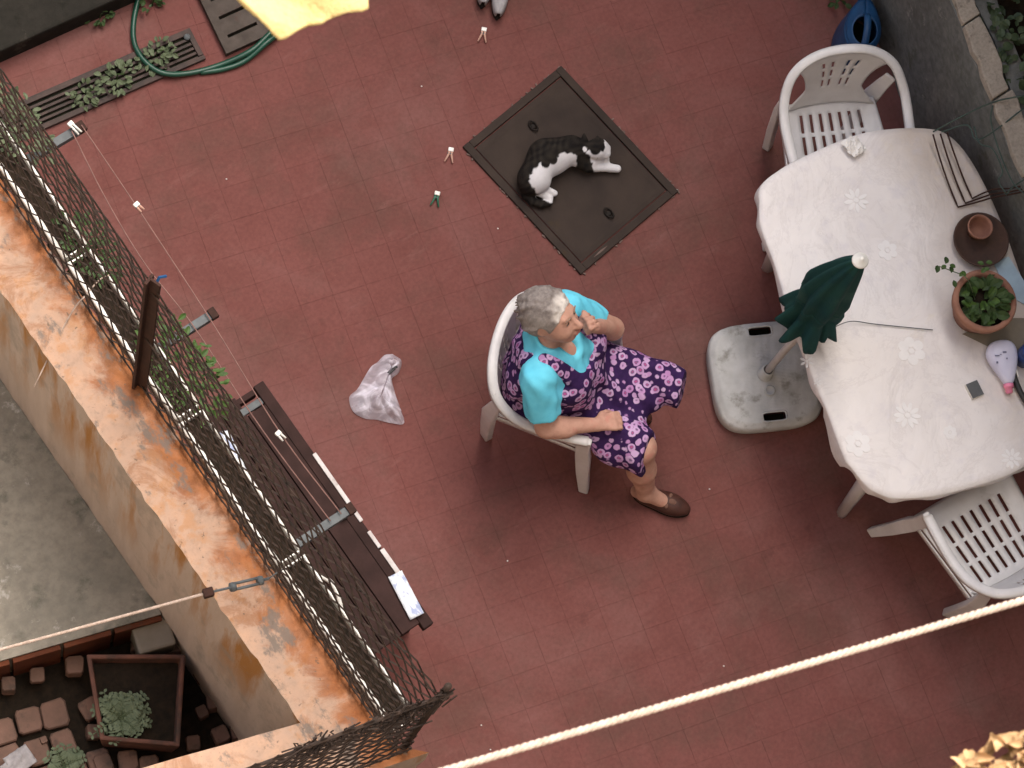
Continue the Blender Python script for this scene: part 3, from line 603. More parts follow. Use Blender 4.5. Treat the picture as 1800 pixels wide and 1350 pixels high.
# ------------------------------------------------------------------ planter troughs behind the fence, with plants
def leafy(mb, c, rad, n, L, w, rr, flat=.6):
    for _ in range(n):
        th = rr.uniform(0, 2 * pi); q = rr.random() ** .6; p = Vector(c) + Vector((cos(th) * rad[0] * q, sin(th) * rad[1] * q, rr.uniform(-.1, 1.) * rad[2]))
        d = Vector((cos(th) + rr.uniform(-.8, .8), sin(th) + rr.uniform(-.8, .8), rr.uniform(-.2, .9))); s_ = rr.uniform(.6, 1.25)
        mb.leaf(p, d, (rr.uniform(-.4, .4), rr.uniform(-.4, .4), 1), L * s_, w * s_, rr.uniform(.1, .5), rr.uniform(.05, .25))
tl = ['white plastic planter trough behind the fence, nearest the bottom corner', 'white plastic planter trough behind the fence, beside the brown bench', 'white plastic planter trough behind the fence, with the bright green plant by the iron post', 'white plastic planter trough behind the fence, near the drain grate']
for k, (ya, yb) in enumerate(((.84, 1.58), (1.60, 2.26), (2.28, 3.02), (3.04, 4.10))):
    T = thing('planter_trough', tl[k], 'planter', (2.2, (ya + yb) / 2, 1.0), 'white planter troughs along the fence')
    x0, x1, z0, z1 = 2.165, 2.262, 1.10, 1.235; m = MB(); tk = .006
    m.box(x0, x0 + tk, ya, yb, z0, z1); m.box(x1 - tk, x1, ya, yb, z0, z1); m.box(x0 + tk, x1 - tk, ya, ya + tk, z0, z1); m.box(x0 + tk, x1 - tk, yb - tk, yb, z0, z1); m.box(x0 + tk, x1 - tk, ya + tk, yb - tk, z0, z0 + tk)
    m.build('trough_body', 'whitepvc', T)
    for xx, r_ in ((x0, .011), (x1, .006)):
        m = MB(); m.tube([(xx, y, z1) for y in np.linspace(ya, yb, 6)], r_, 8); m.build('rim', 'whitepvc', T, True)
    m = MB(); m.grid(lambda u, v: (x0 + .006 + u * (x1 - x0 - .012), ya + .006 + v * (yb - ya - .012), z1 - .035 + .008 * wob(u * 3, v * 9)), 4, 20); m.build('soil', 'soil', T, True)
    for yb_ in (ya + .1, yb - .1):
        m = MB(); m.box(2.128, x0, yb_ - .012, yb_ + .012, 1.12, 1.14); m.box(2.128, 2.134, yb_ - .012, yb_ + .012, 1.05, 1.2); m.build('bracket', 'galv', T)
rr = random.Random(11)
for (px, py, s_, nlf, mt_, lab) in ((25, 215, 1.05, 150, 'leafgrey', 'grey green leafy plant behind the fence at the left edge'), (150, 425, .95, 150, 'leaf', 'dark green leafy plant behind the fence above the iron post'), (318, 640, 1.35, 230, 'leaffresh', 'bright green leafy plant behind the fence beside the iron post')):
    p = at(px, py, 1.26); p.x = max(p.x, 2.24); T = thing('leafy_plant', lab, 'plant', (p.x, p.y, 1.2), 'plants in the fence troughs')
    m = MB(); leafy(m, (p.x + .01, p.y, 1.15), (.085 * s_, .17 * s_, .10), int(nlf * 1.1), .038, .018, rr); tag(m.build('foliage', mt_, T), kind='stuff')
    for k in range(5):
        m = MB(); a = Vector((2.215, p.y + rr.uniform(-.1, .1), 1.2)); m.tube([a, a + Vector((rr.uniform(0, .04), rr.uniform(-.03, .03), .06))], .003, 4); m.build('stem', 'leaf', T)

# ------------------------------------------------------------------ clothes line arms and the thin lines on them
arms = [(3.50, 'grey steel clothes line arm on the wall nearest the drain grate'), (2.585, 'grey steel clothes line arm on the wall beside the iron post'), (1.65, 'grey steel clothes line arm above the brown bench')]
for y, lab in arms:
    A = thing('line_arm', lab, 'bracket', (2.13, y, 1.1), 'clothes line arms on the wall')
    m = MB(); m.box(2.128, 2.555, y - .017, y + .017, 1.085, 1.091); m.box(2.128, 2.555, y - .0174, y - .012, 1.055, 1.088); m.build('bar', 'galv', A, False, .001)
    m = MB(); m.box(2.53, 2.56, y - .022, y + .022, 1.07, 1.10); m.build('end_cap', 'post', A, False, .002)
    m = MB(); m.tube([(2.14, y, .90), (2.40, y, 1.075)], .009, 6); m.build('strut', 'galv', A)
m = MB(); m.tube(catmull([(2.545, 3.5, 1.108), (2.54, 3.1, 1.095), (2.52, 2.585, 1.104), (2.49, 2.05, 1.092), (2.50, 1.65, 1.104)], 8), .0026, 5)
tag(m.build('clothes_line', 'line', None, True, loc=(2.54, 2.6, 1.1)), 'thin pink clothes line strung over the ends of the steel arms', 'clothes line')
m = MB(); m.tube(catmull([(2.50, 3.5, 1.106), (2.46, 3.2, 1.085), (2.44, 2.9, 1.08), (2.45, 2.585, 1.102), (2.44, 2.1, 1.088), (2.45, 1.65, 1.102)], 8), .0026, 5)
tag(m.build('clothes_line', 'line', None, True, loc=(2.45, 2.6, 1.1)), 'thin pink clothes line running on the wall side of the other line', 'clothes line')
def peg(p, d, mats_, lab, grp, z=0.01, spread=.012, L=.06):
    d = Vector(d).normalized(); s_ = Vector((-d.y, d.x, 0)); T = thing('clothespin', lab, 'clothespin', p, grp)
    for sg in (-1, 1):
        m = MB(); a = Vector(p) + s_ * sg * .007; b = Vector(p) + d * L * .42 + s_ * sg * .006; c = Vector(p) + d * L + s_ * sg * (.006 + spread)
        m.tube([a, b, c], [.006, .0052, .0035], 6); m.build('prong', mats_[1], T, True)
    m = MB(); m.rbox(Vector(p) + d * .006 + Vector((0, 0, .003)), .019, .024, .010, atan2(d.y, d.x)); m.build('head', mats_[0], T, False, .003)
    m = MB(); m.tube([Vector(p) + d * L * .38 + s_ * q for q in (-.012, .012)], .0045, 6); m.build('spring', 'galv', T)
for (a, b, mm, lab) in (((851, 50), (847, 75), ('whitepvc', 'pegwood'), 'pale pink clothespin on the tiles below the grey slippers'), ((793, 261), (789, 283), ('whitepvc', 'pegwood'), 'pale clothespin on the tiles left of the manhole cover'), ((769, 338), (766, 352), ('whitepvc', 'peggreen'), 'green clothespin with a white head on the tiles')):
    p = at(*a, .012); q = at(*b, .012); peg(p, q - p, mm, lab, 'clothespins dropped on the tiles', L=.065)
for (a, lab) in (((487, 760), 'white clothespin clipped to the line over the brown bench'), ((122, 216), 'white clothespin on the arm nearest the drain grate'), ((238, 358), 'small pale clothespin clipped midway on the pink line')):
    p = at(*a, 1.108); peg(p, (.2, -1, 0), ('whitepvc', 'whitepvc' if a[0] != 238 else 'pegwood'), lab, 'clothespins on the line', spread=.002, L=.04 if a[0] != 122 else .06)

# ------------------------------------------------------------------ brown bench by the wall
bx0, bx1, by0, by1, bz = 2.385, 2.70, 1.20, 2.385, .45
B = thing('wooden_bench', 'long dark brown wooden bench with a broken white edge strip', 'bench', ((bx0 + bx1) / 2, (by0 + by1) / 2, 0))
pw = (bx1 - bx0 - .05) / 3
for k in range(3):
    m = MB(); m.box(bx0 + k * pw + .002, bx0 + (k + 1) * pw - .002, by0, by1 - (.09 if k == 2 else 0), bz - .025, bz + R.uniform(-.002, .002)); m.build('plank', 'brownwood', B, False, .003)
m = MB(); m.box(bx1 - .048, bx1, by0 - .03, by1, bz - .06, bz - .012); m.build('front_rail', 'brownwood', B, False, .004)
m = MB(); m.box(bx0, bx1 - .05, by1 - .03, by1 - .005, bz - .09, bz - .03); m.build('end_rail', 'brownwood', B, False, .003)
m = MB(); m.box(bx1 - .16, bx1 - .055, by1 - .085, by1 - .055, bz - .024, bz + .004); m.build('end_batten', 'galv', B, False, .003)
for x in (bx0 + .03, bx1 - .03):
    for y in (by0 + .06, by1 - .06):
        m = MB(); m.box(x - .022, x + .022, y - .022, y + .022, 0, bz - .06); m.build('leg', 'brownwood', B, False, .003)
for (a, b, w) in ((by1 - .37, by1 - .62, .018), (by1 - .635, by1 - .71, .017), (by1 - .76, by1 - .84, .016), (by1 - .85, by1 - 1.02, .02)):
    m = MB(); m.box(bx1 - .012, bx1 - .012 + w, b, a, bz - .012, bz - .004); m.build('edge_strip', 'trim', B, False, .002)
m = MB(); a, b, c = at(682, 1015, .46), at(706, 1003, .46), at(745, 1078, .46); d = (c - b)
m.grid(lambda u, v: tuple(a.lerp(b, u) + d * v + Vector((0, 0, .006 * wob(u * 2, v * 5) + .004))), 6, 14); tag(m.build('paper_packet', 'paper', None, True, 0, 0, .004, loc=a), 'white and blue printed paper packet on the bench end', 'packet')
m = MB(); a, b, c = at(378, 765, .46), at(402, 758, .46), at(438, 838, .46); d = (c - b)
m.grid(lambda u, v: tuple(a.lerp(b, u) + d * v + Vector((0, 0, .018 * sin(pi * u) + .012 * wob(u * 3, v * 4) + .008))), 8, 14); tag(m.build('paper_sheet', 'paper', None, True, 0, 0, .003, loc=a), 'crumpled pale blue paper sheet behind the fence on the bench', 'paper')
m = MB(); m.tube(catmull([at(556, 1010, .47), at(580, 1022, .49), at(594, 1045, .5), at(601, 1080, .48), at(606, 1100, .465)], 6), .010, 8)
tag(m.build('bent_tube', 'whitepvc', None, True, loc=at(580, 1022, .46)), 'bent white plastic tube behind the fence on the bench', 'tube')
m = MB(); c = at(601, 905, .452); m.lathe([(.0, .0), (.022, .0), (.026, .012), (.022, .035), (.006, .04)], c, 14); tag(m.build('bottle_top', 'black', None, True, loc=c), 'small black bottle top on the bench edge', 'bottle top')

# ------------------------------------------------------------------ plastic chairs
def slotted(cols, rows): return lambda i, j: i in cols and j in rows
def make_chair(label):
    C = thing('plastic_chair', label, 'chair', (0, 0, 0), 'white plastic armchairs')
    half = [(.250, .205, .632), (.263, .10, .642), (.270, -.03, .655), (.260, -.13, .69), (.217, -.215, .75), (.125, -.262, .797), (0, -.277, .810)]
    path = catmull(half + [(-x, y, z) for x, y, z in half[-2::-1]], 7)
    def sweep(mb, path, prof):
        n = len(path); vs = []; fs = []; k = len(prof)
        for i in range(n):
            T = (path[min(i + 1, n - 1)] - path[max(i - 1, 0)]).normalized(); out = Vector((path[i].x, path[i].y + .02, 0)); out = out - T * out.dot(T); out.z = 0
            out.normalize(); up = Vector((0, 0, 1))
            for a, b in prof: vs.append(path[i] + out * a + up * b)
        for i in range(n - 1):
            for j in range(k): fs.append((i * k + j, i * k + (j + 1) % k, (i + 1) * k + (j + 1) % k, (i + 1) * k + j))
        fs += [tuple(range(k)), tuple((n - 1) * k + j for j in range(k - 1, -1, -1))]; mb.add(vs, fs)
    m = MB(); sweep(m, path, [(-.018, .0), (-.013, .007), (.010, .008), (.022, .002), (.023, -.022), (.018, -.022), (.017, -.004), (-.010, -.004), (-.014, -.012), (-.019, -.012)])
    m.build('arm_frame', 'chair', C, True)
    def back(u, v):
        s_ = (u - .5) * 2; hw = .225 * (1 - v) ** 1.6 + .128 * (1 - (1 - v) ** 1.6); hw += .075 * max(0, v - .70) / .30; hw -= .02 * sin(pi * v) 
        x = s_ * hw; y = -.268 + .088 * v ** 1.5 + .9 * x * x * (1 - .35 * v); z = .802 - .9 * x * x * (1 - v) - .355 * v; return (x, y + .004, z)
    m = MB(); m.grid(back, 26, 22, lambda i, j: i in (7, 10, 15, 18) and j in (4, 5, 6, 8, 9, 10, 12, 13, 14)); m.build('backrest', 'chair', C, True, 0, 0, .006)
    def seat(u, v):
        s_ = (u - .5) * 2; hw = .205 + .034 * v - .02 * max(0, v - .85) / .15; x = s_ * hw; y = -.185 + .43 * v; e = max(0, abs(s_) - .8) / .2; f = max(0, v - .88) / .12
        z = .437 - .012 * sin(pi * min(v * 1.05, 1)) * (1 - s_ * s_) + .012 * e * e - .035 * f * f; return (x, y, z)
    m = MB(); m.grid(seat, 29, 26, lambda i, j: i in (5, 8, 11, 14, 17, 20, 23) and j in (3, 4, 5, 6, 7, 9, 10, 11, 12, 13, 15, 16, 17, 18, 19)); m.build('seat', 'chair', C, True, 0, 0, .007)
    m = MB()
    for sg in (-1, 1): m.grid(lambda u, v: (sg * (.205 + .034 * u + .004 - .004 * v), -.185 + .40 * u, .436 - .05 * v * (1 - .3 * u)), 10, 2)
    m.grid(lambda u, v: ((u - .5) * .41, -.186 - .003 * v, .438 - .05 * v), 10, 2); m.build('seat_skirt', 'chair', C, True, 0, 0, .006)
    for sg in (-1, 1):
        m = MB()                                                # front leg: an L-shaped section running up to the arm
        P = [(.252, .190, .632, .062, .030), (.250, .205, .50, .060, .032), (.248, .225, .40, .066, .036), (.256, .262, .2, .056, .036), (.266, .305, .0, .042, .036)]; vs = []; fs = []
        for x, y, z, wy, wx in P:
            for a, b in ((0, -.5), (1, -.5), (1, .5), (.8, .5), (.8, -.3), (0, -.3)) if False else ((-.5, -.5), (.5, -.5), (.5, .5), (-.5, .5)): vs.append((sg * (x + a * wx), y + b * wy, z))
        for i in range(len(P) - 1): fs += [(i * 4 + j, i * 4 + (j + 1) % 4, (i + 1) * 4 + (j + 1) % 4, (i + 1) * 4 + j) for j in range(4)]
        fs += [(0, 1, 2, 3), tuple(len(P) * 4 - 4 + j for j in (3, 2, 1, 0))]; m.add(vs, fs); m.build('leg', 'chair', C, False, .007)
        m = MB(); P = [(.226, -.190, .66, .05, .016), (.215, -.195, .56, .06, .02), (.205, -.200, .42, .075, .03), (.190, -.180, .2, .062, .034), (.170, -.160, .0, .048, .036)]; vs = []; fs = []
        for x, y, z, wd, th in P:
            ax = Vector((.75, -.66, 0)); ay = Vector((.66, .75, 0))
            for a, b in ((-.5, -.5), (.5, -.5), (.5, .5), (-.5, .5)):
                q = Vector((x, y, z)) + ay * a * wd + ax * b * th; vs.append((sg * q.x, q.y, q.z))
        for i in range(len(P) - 1): fs += [(i * 4 + j, i * 4 + (j + 1) % 4, (i + 1) * 4 + (j + 1) % 4, (i + 1) * 4 + j) for j in range(4)]
        fs += [(0, 1, 2, 3), tuple(len(P) * 4 - 4 + j for j in (3, 2, 1, 0))]; m.add(vs, fs); m.build('leg', 'chair', C, False, .007)
    return C
FAC = Vector((.618, -.786, 0)); LEF = Vector((.786, .618, 0)); CO = Vector((3.686, 1.727, 0))
ch0 = make_chair('white plastic armchair the woman sits on')
ch0.location = CO; ch0.rotation_euler = (0, 0, atan2(FAC.y, FAC.x) - pi / 2)
dup(ch0, (5.365, 1.915, 0), atan2(-.894, -.447) - pi / 2, 'empty white plastic armchair tucked at the far table end below the watering can')
dup(ch0, (4.845, .150, 0), radians(85.6) - pi / 2, 'empty white plastic armchair at the near end of the table, crossed by the thick rope')

# ------------------------------------------------------------------ table, cloth and what stands on it
TE = Vector((.281, .960, 0)); TW = Vector((.960, -.281, 0)); TZ = .715
def tp(e, w, z=TZ): q = TE * e + TW * w; return Vector((q.x, q.y, z))
edge_px = [ (1487, 810), (1447, 727), (1415, 647), (1384, 560), (1355, 470), (1338, 400), (1335, 360), (1343, 320), (1413, 277), (1500, 240), (1567, 228), (1633, 228)]
WC, EC = 4.548, 2.478
outline = [(p.dot(TE), p.dot(TW)) for p in (at(x, y, TZ) for x, y in edge_px + [(1667, 240), (1700, 275), (1735, 337), (1768, 415), (1793, 485)])]
outline = [(e, w + (.018 if 2.0 < e < 2.9 and w < WC else 0)) for e, w in outline]
outline += [(2.25, 5.05), (2.0, 5.01), (1.83, 4.965), (1.755, 4.90)]
outline += [(p.dot(TE), p.dot(TW)) for p in (at(x, y, TZ) for x, y in ((1789, 826), (1707, 857), (1626, 874), (1575, 876), (1544, 868), (1515, 846)))]
cl = catmull([(e, w, 0) for e, w in outline + outline[:1]], 8)[:-1]; outl = [(p.x, p.y) for p in cl]
ce, cw = EC, WC
Tb = thing('garden_table', 'white plastic garden table under the flowered cloth', 'table', tp(ce, cw, 0))
m = MB(); poly = [tp(ce + (e - ce) * .985, cw + (w - cw) * .975) for e, w in outl]; m.prism([tuple(p[:2]) for p in poly], TZ - .03, TZ - .006); m.build('tabletop', 'chair', Tb, False, .004)
for se, sw_ in ((-1, -1), (-1, 1), (1, -1), (1, 1)):
    m = MB(); a = tp(ce + se * .54, cw + sw_ * .33, TZ - .03); b = tp(ce + se * (.61 if se < 0 else .52), cw + sw_ * (.36 if se < 0 else .28), 0); m.tube([a, a.lerp(b, .5), b], [.042, .037, .028], 8, (1, .8)); m.build('leg', 'chair', Tb, True)
NO = len(outl); NR = 26; vs = []; fs = []
for r_ in range(1, NR + 1):
    f = r_ / NR
    for k, (e, w) in enumerate(outl):
        p = tp(ce + (e - ce) * f, cw + (w - cw) * f); p.z = TZ + .0014 * (wob(p.x * 2.2, p.y * 2.2) + .4) * (1 - f ** 8) + .002; vs.append(p)
vs.append(tp(ce, cw, TZ + .003)); cidx = len(vs) - 1
for r_ in range(NR - 1):
    for k in range(NO): fs.append((r_ * NO + k, (r_ + 1) * NO + k, (r_ + 1) * NO + (k + 1) % NO, r_ * NO + (k + 1) % NO))
for k in range(NO): fs.append((cidx, k, (k + 1) % NO))
base = (NR - 1) * NO
for j in range(1, 7):                                           # the hanging edge with soft folds
    for k, (e, w) in enumerate(outl):
        ln = k / NO * 60; t = j / 6; dir_ = (tp(e, w) - tp(ce, cw)).normalized(); drop = (.065 + .022 * wob(ln * .13, 1.) + (.04 if 1.95 < e < 2.2 and w < cw else 0))
        p = tp(e, w) + dir_ * (.012 * sin(pi * min(t * .7, 1)) +   .009 * t * sin(ln * 1.9 + .8 * sin(ln * .37)) - .012 * t); p.z = TZ - drop * t + .001; vs.append(p)
for j in range(6):
    for k in range(NO):
        a = base + j * NO if j == 0 else cidx + 1 + (j - 1) * NO; b = cidx + 1 + j * NO
        fs.append((a + k, b + k, b + (k + 1) % NO, a + (k + 1) % NO))
cloth = MB().add(vs, fs).build('tablecloth', 'cloth', None, True, loc=tp(ce, cw, TZ))
tag(cloth, 'stained white plastic tablecloth with faint flower motifs over the table', 'tablecloth')
def motif(px, py, r_, np_, style, seed):
    c = at(px, py, TZ + .0046); m = MB(); rr = random.Random(seed)
    for k in range(np_):
        th = 2 * pi * k / np_ + rr.uniform(-.1, .1); d = Vector((cos(th), sin(th), 0)); s_ = Vector((-d.y, d.x, 0)); n = 10
        ww = r_ * (.36 if style else .16); poly = []
        for q in range(n): a = 2 * pi * q / n; poly.append(c + d * (r_ * .62 + r_ * .38 * cos(a)) + s_ * ww * sin(a))
        m.prism([tuple(p[:2]) for p in poly], c.z - .002, c.z + .0002 + .00008 * k)
    m.lathe([(r_ * .2, -.001), (r_ * .2, .001)], c, 10); m.build('flower_motif', 'motif', cloth)
for a in ((1505, 352, .055, 9, 0, 1), (1602, 617, .062, 6, 1, 2), (1595, 730, .058, 10, 0, 3), (1508, 780, .056, 6, 1, 4), (1778, 806, .045, 9, 0, 5), (1418, 635, .03, 6, 0, 6), (1437, 672, .018, 6, 0, 7), (1560, 440, .045, 6, 1, 8), (1490, 470, .03, 7, 0, 9), (1670, 760, .03, 7, 1, 10)): motif(*a)
# clay flower pot with a plant
p = at(1730, 530, TZ + .165); p.z = TZ + .008; rr = random.Random(3)
P = thing('flower_pot', 'round terracotta flower pot with a leafy green plant on the table', 'flower pot', p)
m = MB(); m.lathe([(.05, .0), (.088, .0), (.116, .115), (.128, .118), (.136, .165), (.132, .174), (.112, .172), (.108, .13), (.105, .125), (.02, .12)], p, 36); m.build('pot', 'terra', P, True)
m = MB(); m.lathe([(.001, .136), (.06, .138), (.110, .130)], p, 20); m.build('soil', 'soil', P, True)
lm = []
for k in range(6):
    q = MB(); q.leaf((0, 0, 0), (1, 0, .15), (0, 0, 1), .038 + .005 * k, .027 + .003 * k, .25, .12); me = bpy.data.meshes.new('leaf'); me.from_pydata(q.v, [], q.f); me.materials.append(MT['leaf' if k % 3 else 'leaffresh']); lm.append(me)
for k in range(80):
    th = rr.uniform(0, 2 * pi); q = sqrt(rr.random()) * .082; o = bpy.data.objects.new('leaf', lm[rr.randrange(6)]); COL.objects.link(o); o.parent = P
    o.location = (cos(th) * q * .9, sin(th) * q * .9, .130 + rr.uniform(0, .055)); o.rotation_euler = (rr.uniform(-.5, .5), rr.uniform(-.7, .25), th + rr.uniform(-1., 1.))
for (px, py, zz) in ((1648, 466, .19), (1655, 474, .19), (1662, 464, .20), (1672, 480, .21), (1680, 470, .21), (1686, 486, .22), (1676, 492, .2), (1690, 476, .22), (1730, 465, .22), (1740, 472, .23), (1725, 480, .23), (1745, 462, .22), (1718, 490, .23)):
    w_ = at(px, py, TZ + zz); o = bpy.data.objects.new('leaf', lm[rr.randrange(3)]); COL.objects.link(o); o.parent = P; o.location = w_ - p; o.rotation_euler = (rr.uniform(-.3, .3), rr.uniform(-.3, .2), rr.uniform(0, 6.28)); o.scale = (.75,) * 3
m = MB(); m.tube(catmull([p + Vector((-.02, .03, .14)), at(1700, 490, TZ + .22), at(1672, 476, TZ + .205), at(1650, 468, TZ + .19)], 5), .0022, 4); m.build('stem', 'leafgrey', P)
# clay dish with a little pot in it
p = at(1722, 424, TZ + .02); p.z = TZ + .007
D = thing('clay_dish', 'dark brown round clay dish beside the plant pot', 'dish', p)
m = MB(); m.lathe([(.04, 0), (.10, 0), (.119, .03), (.120, .037), (.112, .035), (.094, .010), (.001, .010)], p, 36); m.build('bowl', 'terradark', D, True)
p2 = at(1722, 400, TZ + .075); p2.z = TZ + .018
D = thing('small_pot', 'small empty terracotta pot standing in the clay dish', 'flower pot', p2)
m = MB(); m.lathe([(.028, 0), (.036, 0), (.046, .050), (.052, .052), (.054, .070), (.049, .071), (.044, .052), (.034, .006), (.001, .006)], p2, 28); m.build('pot', 'terra', D, True)
# sheets under the pots
m = MB(); q = [at(1745, 462, TZ), at(1772, 452, TZ), at(1815, 520, TZ), at(1815, 545, TZ), at(1772, 520, TZ)]; m.prism([tuple(a[:2]) for a in q], TZ + .0062, TZ + .009)
tag(m.build('paper_sheet', 'paleblue', None, loc=q[0]), 'pale blue paper sheet lying under the plant pot on the table', 'paper')
m = MB(); q = [at(1690, 588, TZ), at(1760, 560, TZ), at(1830, 560, TZ), at(1830, 640, TZ), at(1740, 612, TZ)]; m.prism([tuple(a[:2]) for a in q], TZ + .0062, TZ + .0085)
tag(m.build('card_sheet', 'olive', None, False, .001, loc=q[0]), 'olive grey card sheet under the lilac bottle on the table', 'card')
# lilac spray bottle on its side
a = at(1762, 613, TZ + .04); b = at(1769, 676, TZ + .03); d = (b - a).normalized(); s_ = Vector((-d.y, d.x, 0)); Bt = thing('plastic_bottle', 'lilac white plastic bottle with a pink cap lying on the table', 'bottle', at(1762, 640, TZ))
m = MB(); prof = [(-.035, .012, .012, 0), (-.028, .048, .028, -.004), (.0, .066, .036, -.006), (.03, .070, .038, -.008), (.065, .060, .036, -.002), (.10, .043, .031, .004), (.135, .027, .024, .008), (.155, .018, .018, .009)]; vs = []; fs = []; n = 20
for t, ry, rz, sh in prof:
    for k in range(n):
        th = 2 * pi * k / n; cx = cos(th); sx_ = sin(th); vs.append(a + d * t + s_ * (sh + ry * (abs(cx) ** .8) * (1 if cx > 0 else -1)) + Vector((0, 0, rz * (abs(sx_) ** .75) * (1 if sx_ > 0 else -1) + .001)))
for i in range(len(prof) - 1):
    for k in range(n): fs.append((i * n + k, i * n + (k + 1) % n, (i + 1) * n + (k + 1) % n, (i + 1) * n + k))
fs += [tuple(range(n - 1, -1, -1)), tuple((len(prof) - 1) * n + k for k in range(n))]; m.add(vs, fs); m.build('body', 'bottle', Bt, True, 0, 1)
m = MB(); ax = a + s_ * .009; m.tube([ax + d * .150, ax + d * .166, ax + d * .1661, ax + d * .188, ax + d * .19], [.0215, .0215, .016, .0145, .010], 14); m.build('cap', 'pink', Bt, True)
for (px, py, l_, w_, hz) in ((1753, 625, .020, .005, .0775), (1766, 619, .016, .008, .078), (1770, 630, .007, .007, .077), (1753, 637, .009, .009, .0765), (1759, 623, .008, .004, .078)):
    c = at(px, py, TZ + hz); m = MB(); m.rbox(c, l_, w_, .002, radians(-32)); m.build('label_mark', 'print', Bt, False, .0008)
# other small things at the right edge of the table
c = at(1713, 685, TZ + .014); m = MB(); Cb = thing('small_box', 'small dark grey square box with white sides on the table', 'box', at(1713, 685, TZ))
m.rbox(c - Vector((0, 0, .004)), .055, .068, .016, radians(-11)); m.build('box_sides', 'whitepvc', Cb, False, .001); m = MB(); m.rbox(c + Vector((0, 0, .006)), .053, .066, .004, radians(-11)); m.build('lid', 'card', Cb, False, .001)
c = at(1806, 625, TZ + .05); Bl = thing('blue_canister', 'dark blue plastic canister at the right edge of the table', 'canister', at(1806, 625, TZ))
m = MB(); m.lathe([(.02, .0), (.044, .0), (.045, .085), (.041, .095), (.041, .098)], (c.x, c.y, TZ + .007), 24); m.build('body', 'navy', Bl, True)
m = MB(); m.lathe([(.043, .0), (.043, .02), (.038, .024), (.001, .025)], (c.x, c.y, TZ + .106), 24); m.build('lid', 'navy', Bl, True)
m = MB(); m.tube(catmull([at(1776, 632, TZ + .02), at(1782, 660, TZ + .02), at(1794, 690, TZ + .02), at(1812, 720, TZ + .02)], 5), .013, 8); tag(m.build('black_cable', 'black', None, True, loc=at(1782, 660, TZ)), 'thick black cable beside the lilac bottle on the table', 'cable')
m = MB(); m.obox(at(1787, 652, TZ + .036), (at(1790, 662, TZ) - at(1784, 642, TZ)) * .5, (.004, .003, 0), (0, 0, .004)); tag(m.build('lighter', 'whitepvc', None, False, .002, loc=at(1787, 652, TZ)), 'small white stick lying on the black cable', 'lighter')
# crumpled tissue clip at the far edge
rr = random.Random(9); c = at(1493, 254, TZ + .02); m = MB()
for k in range(4):
    o_ = c + Vector((rr.uniform(-.022, .022), rr.uniform(-.028, .028), 0)); ph = rr.uniform(0, 6)
    m.grid(lambda u, v: tuple(o_ + Vector(((u - .5) * .055, (v - .5) * .065, .004 + .02 * abs(wob(u * .6, v * .6, 1., ph)) + .012 * sin(pi * u) * sin(pi * v)))), 7, 7)
tag(m.build('paper_tissue', 'tissue', None, False, 0, 0, .002, loc=c), 'crumpled white tissue on the far edge of the tablecloth', 'tissue')
rr = random.Random(19); m = MB()
# bent wire panel reaching from the wall onto the table
Wp = thing('garden_trellis', 'bent green wire trellis leaning from the wall onto the table corner', 'trellis', at(1690, 330, TZ))
for k, (dx, dy) in enumerate(((0, 0), (13, -4), (25, -9))):
    m = MB(); m.tube(catmull([at(1640 + dx, 236 + dy * .3, TZ + .06), at(1652 + dx, 278 + dy, TZ + .035), at(1668 + dx, 325 + dy * 1.4, TZ + .02), at(1684 + dx, 364 + dy * 1.7, TZ + .012)], 6) + [at(1712 + dx * .6, 357 + dy * 1.9, TZ + .018), at(1745, 347 + dy * 1.6, TZ + .05), at(1775, 342 + dy * 1.2, TZ + .12), at(1830, 330 + dy, .95)], .0038, 6); m.build('rod', 'post', Wp, True)
gw = simple('green_wire', (.05, .085, .07), (.035, .06, .05), 30, .5, .4, 0); MT['gwire'] = gw
for pts in ([(1640, 232, .79), (1690, 205, .85), (1745, 180, .93), (1800, 168, .97), (1850, 160, 1.)], [(1655, 232, .79), (1700, 220, .84), (1715, 245, .85), (1745, 232, .9), (1800, 190, .96)], [(1712, 222, .85), (1722, 252, .86), (1745, 262, .88), (1762, 300, .88), (1755, 318, .86), (1768, 340, .86)], [(1745, 185, .92), (1742, 215, .90), (1758, 270, .9), (1780, 320, .93), (1800, 340, .95)], [(1768, 343, .86), (1785, 325, .9), (1830, 300, .98)]):
    m = MB(); m.tube(catmull([at(*p) for p in pts], 6), .0034, 5); m.build('wire', 'gwire', Wp, True)

# ------------------------------------------------------------------ parasol and its base
hA, hB = at(1342, 575, .10), at(1370, 735, .10); bc = (hA + hB) * .5; bc = bc - TW * .02; bc.z = 0.; by = (hA - hB); by.z = 0; by.normalize(); bxv = Vector((by.y, -by.x, 0))
PB = thing('parasol_base', 'weathered grey plastic parasol base with two carrying holes', 'parasol base', (bc.x, bc.y, 0))
def sq(a, b, r_=.236, p=4.0):
    th = 2 * pi * a; c_, s_ = cos(th), sin(th); k = (abs(c_) ** p + abs(s_) ** p) ** (-1 / p) * r_ * b; return bc + bxv * (c_ * k) + by * (s_ * k)
def in_hole(q):
    l = q - bc; return abs(l.dot(bxv)) < .052 and .172 < abs(l.dot(by)) < .212
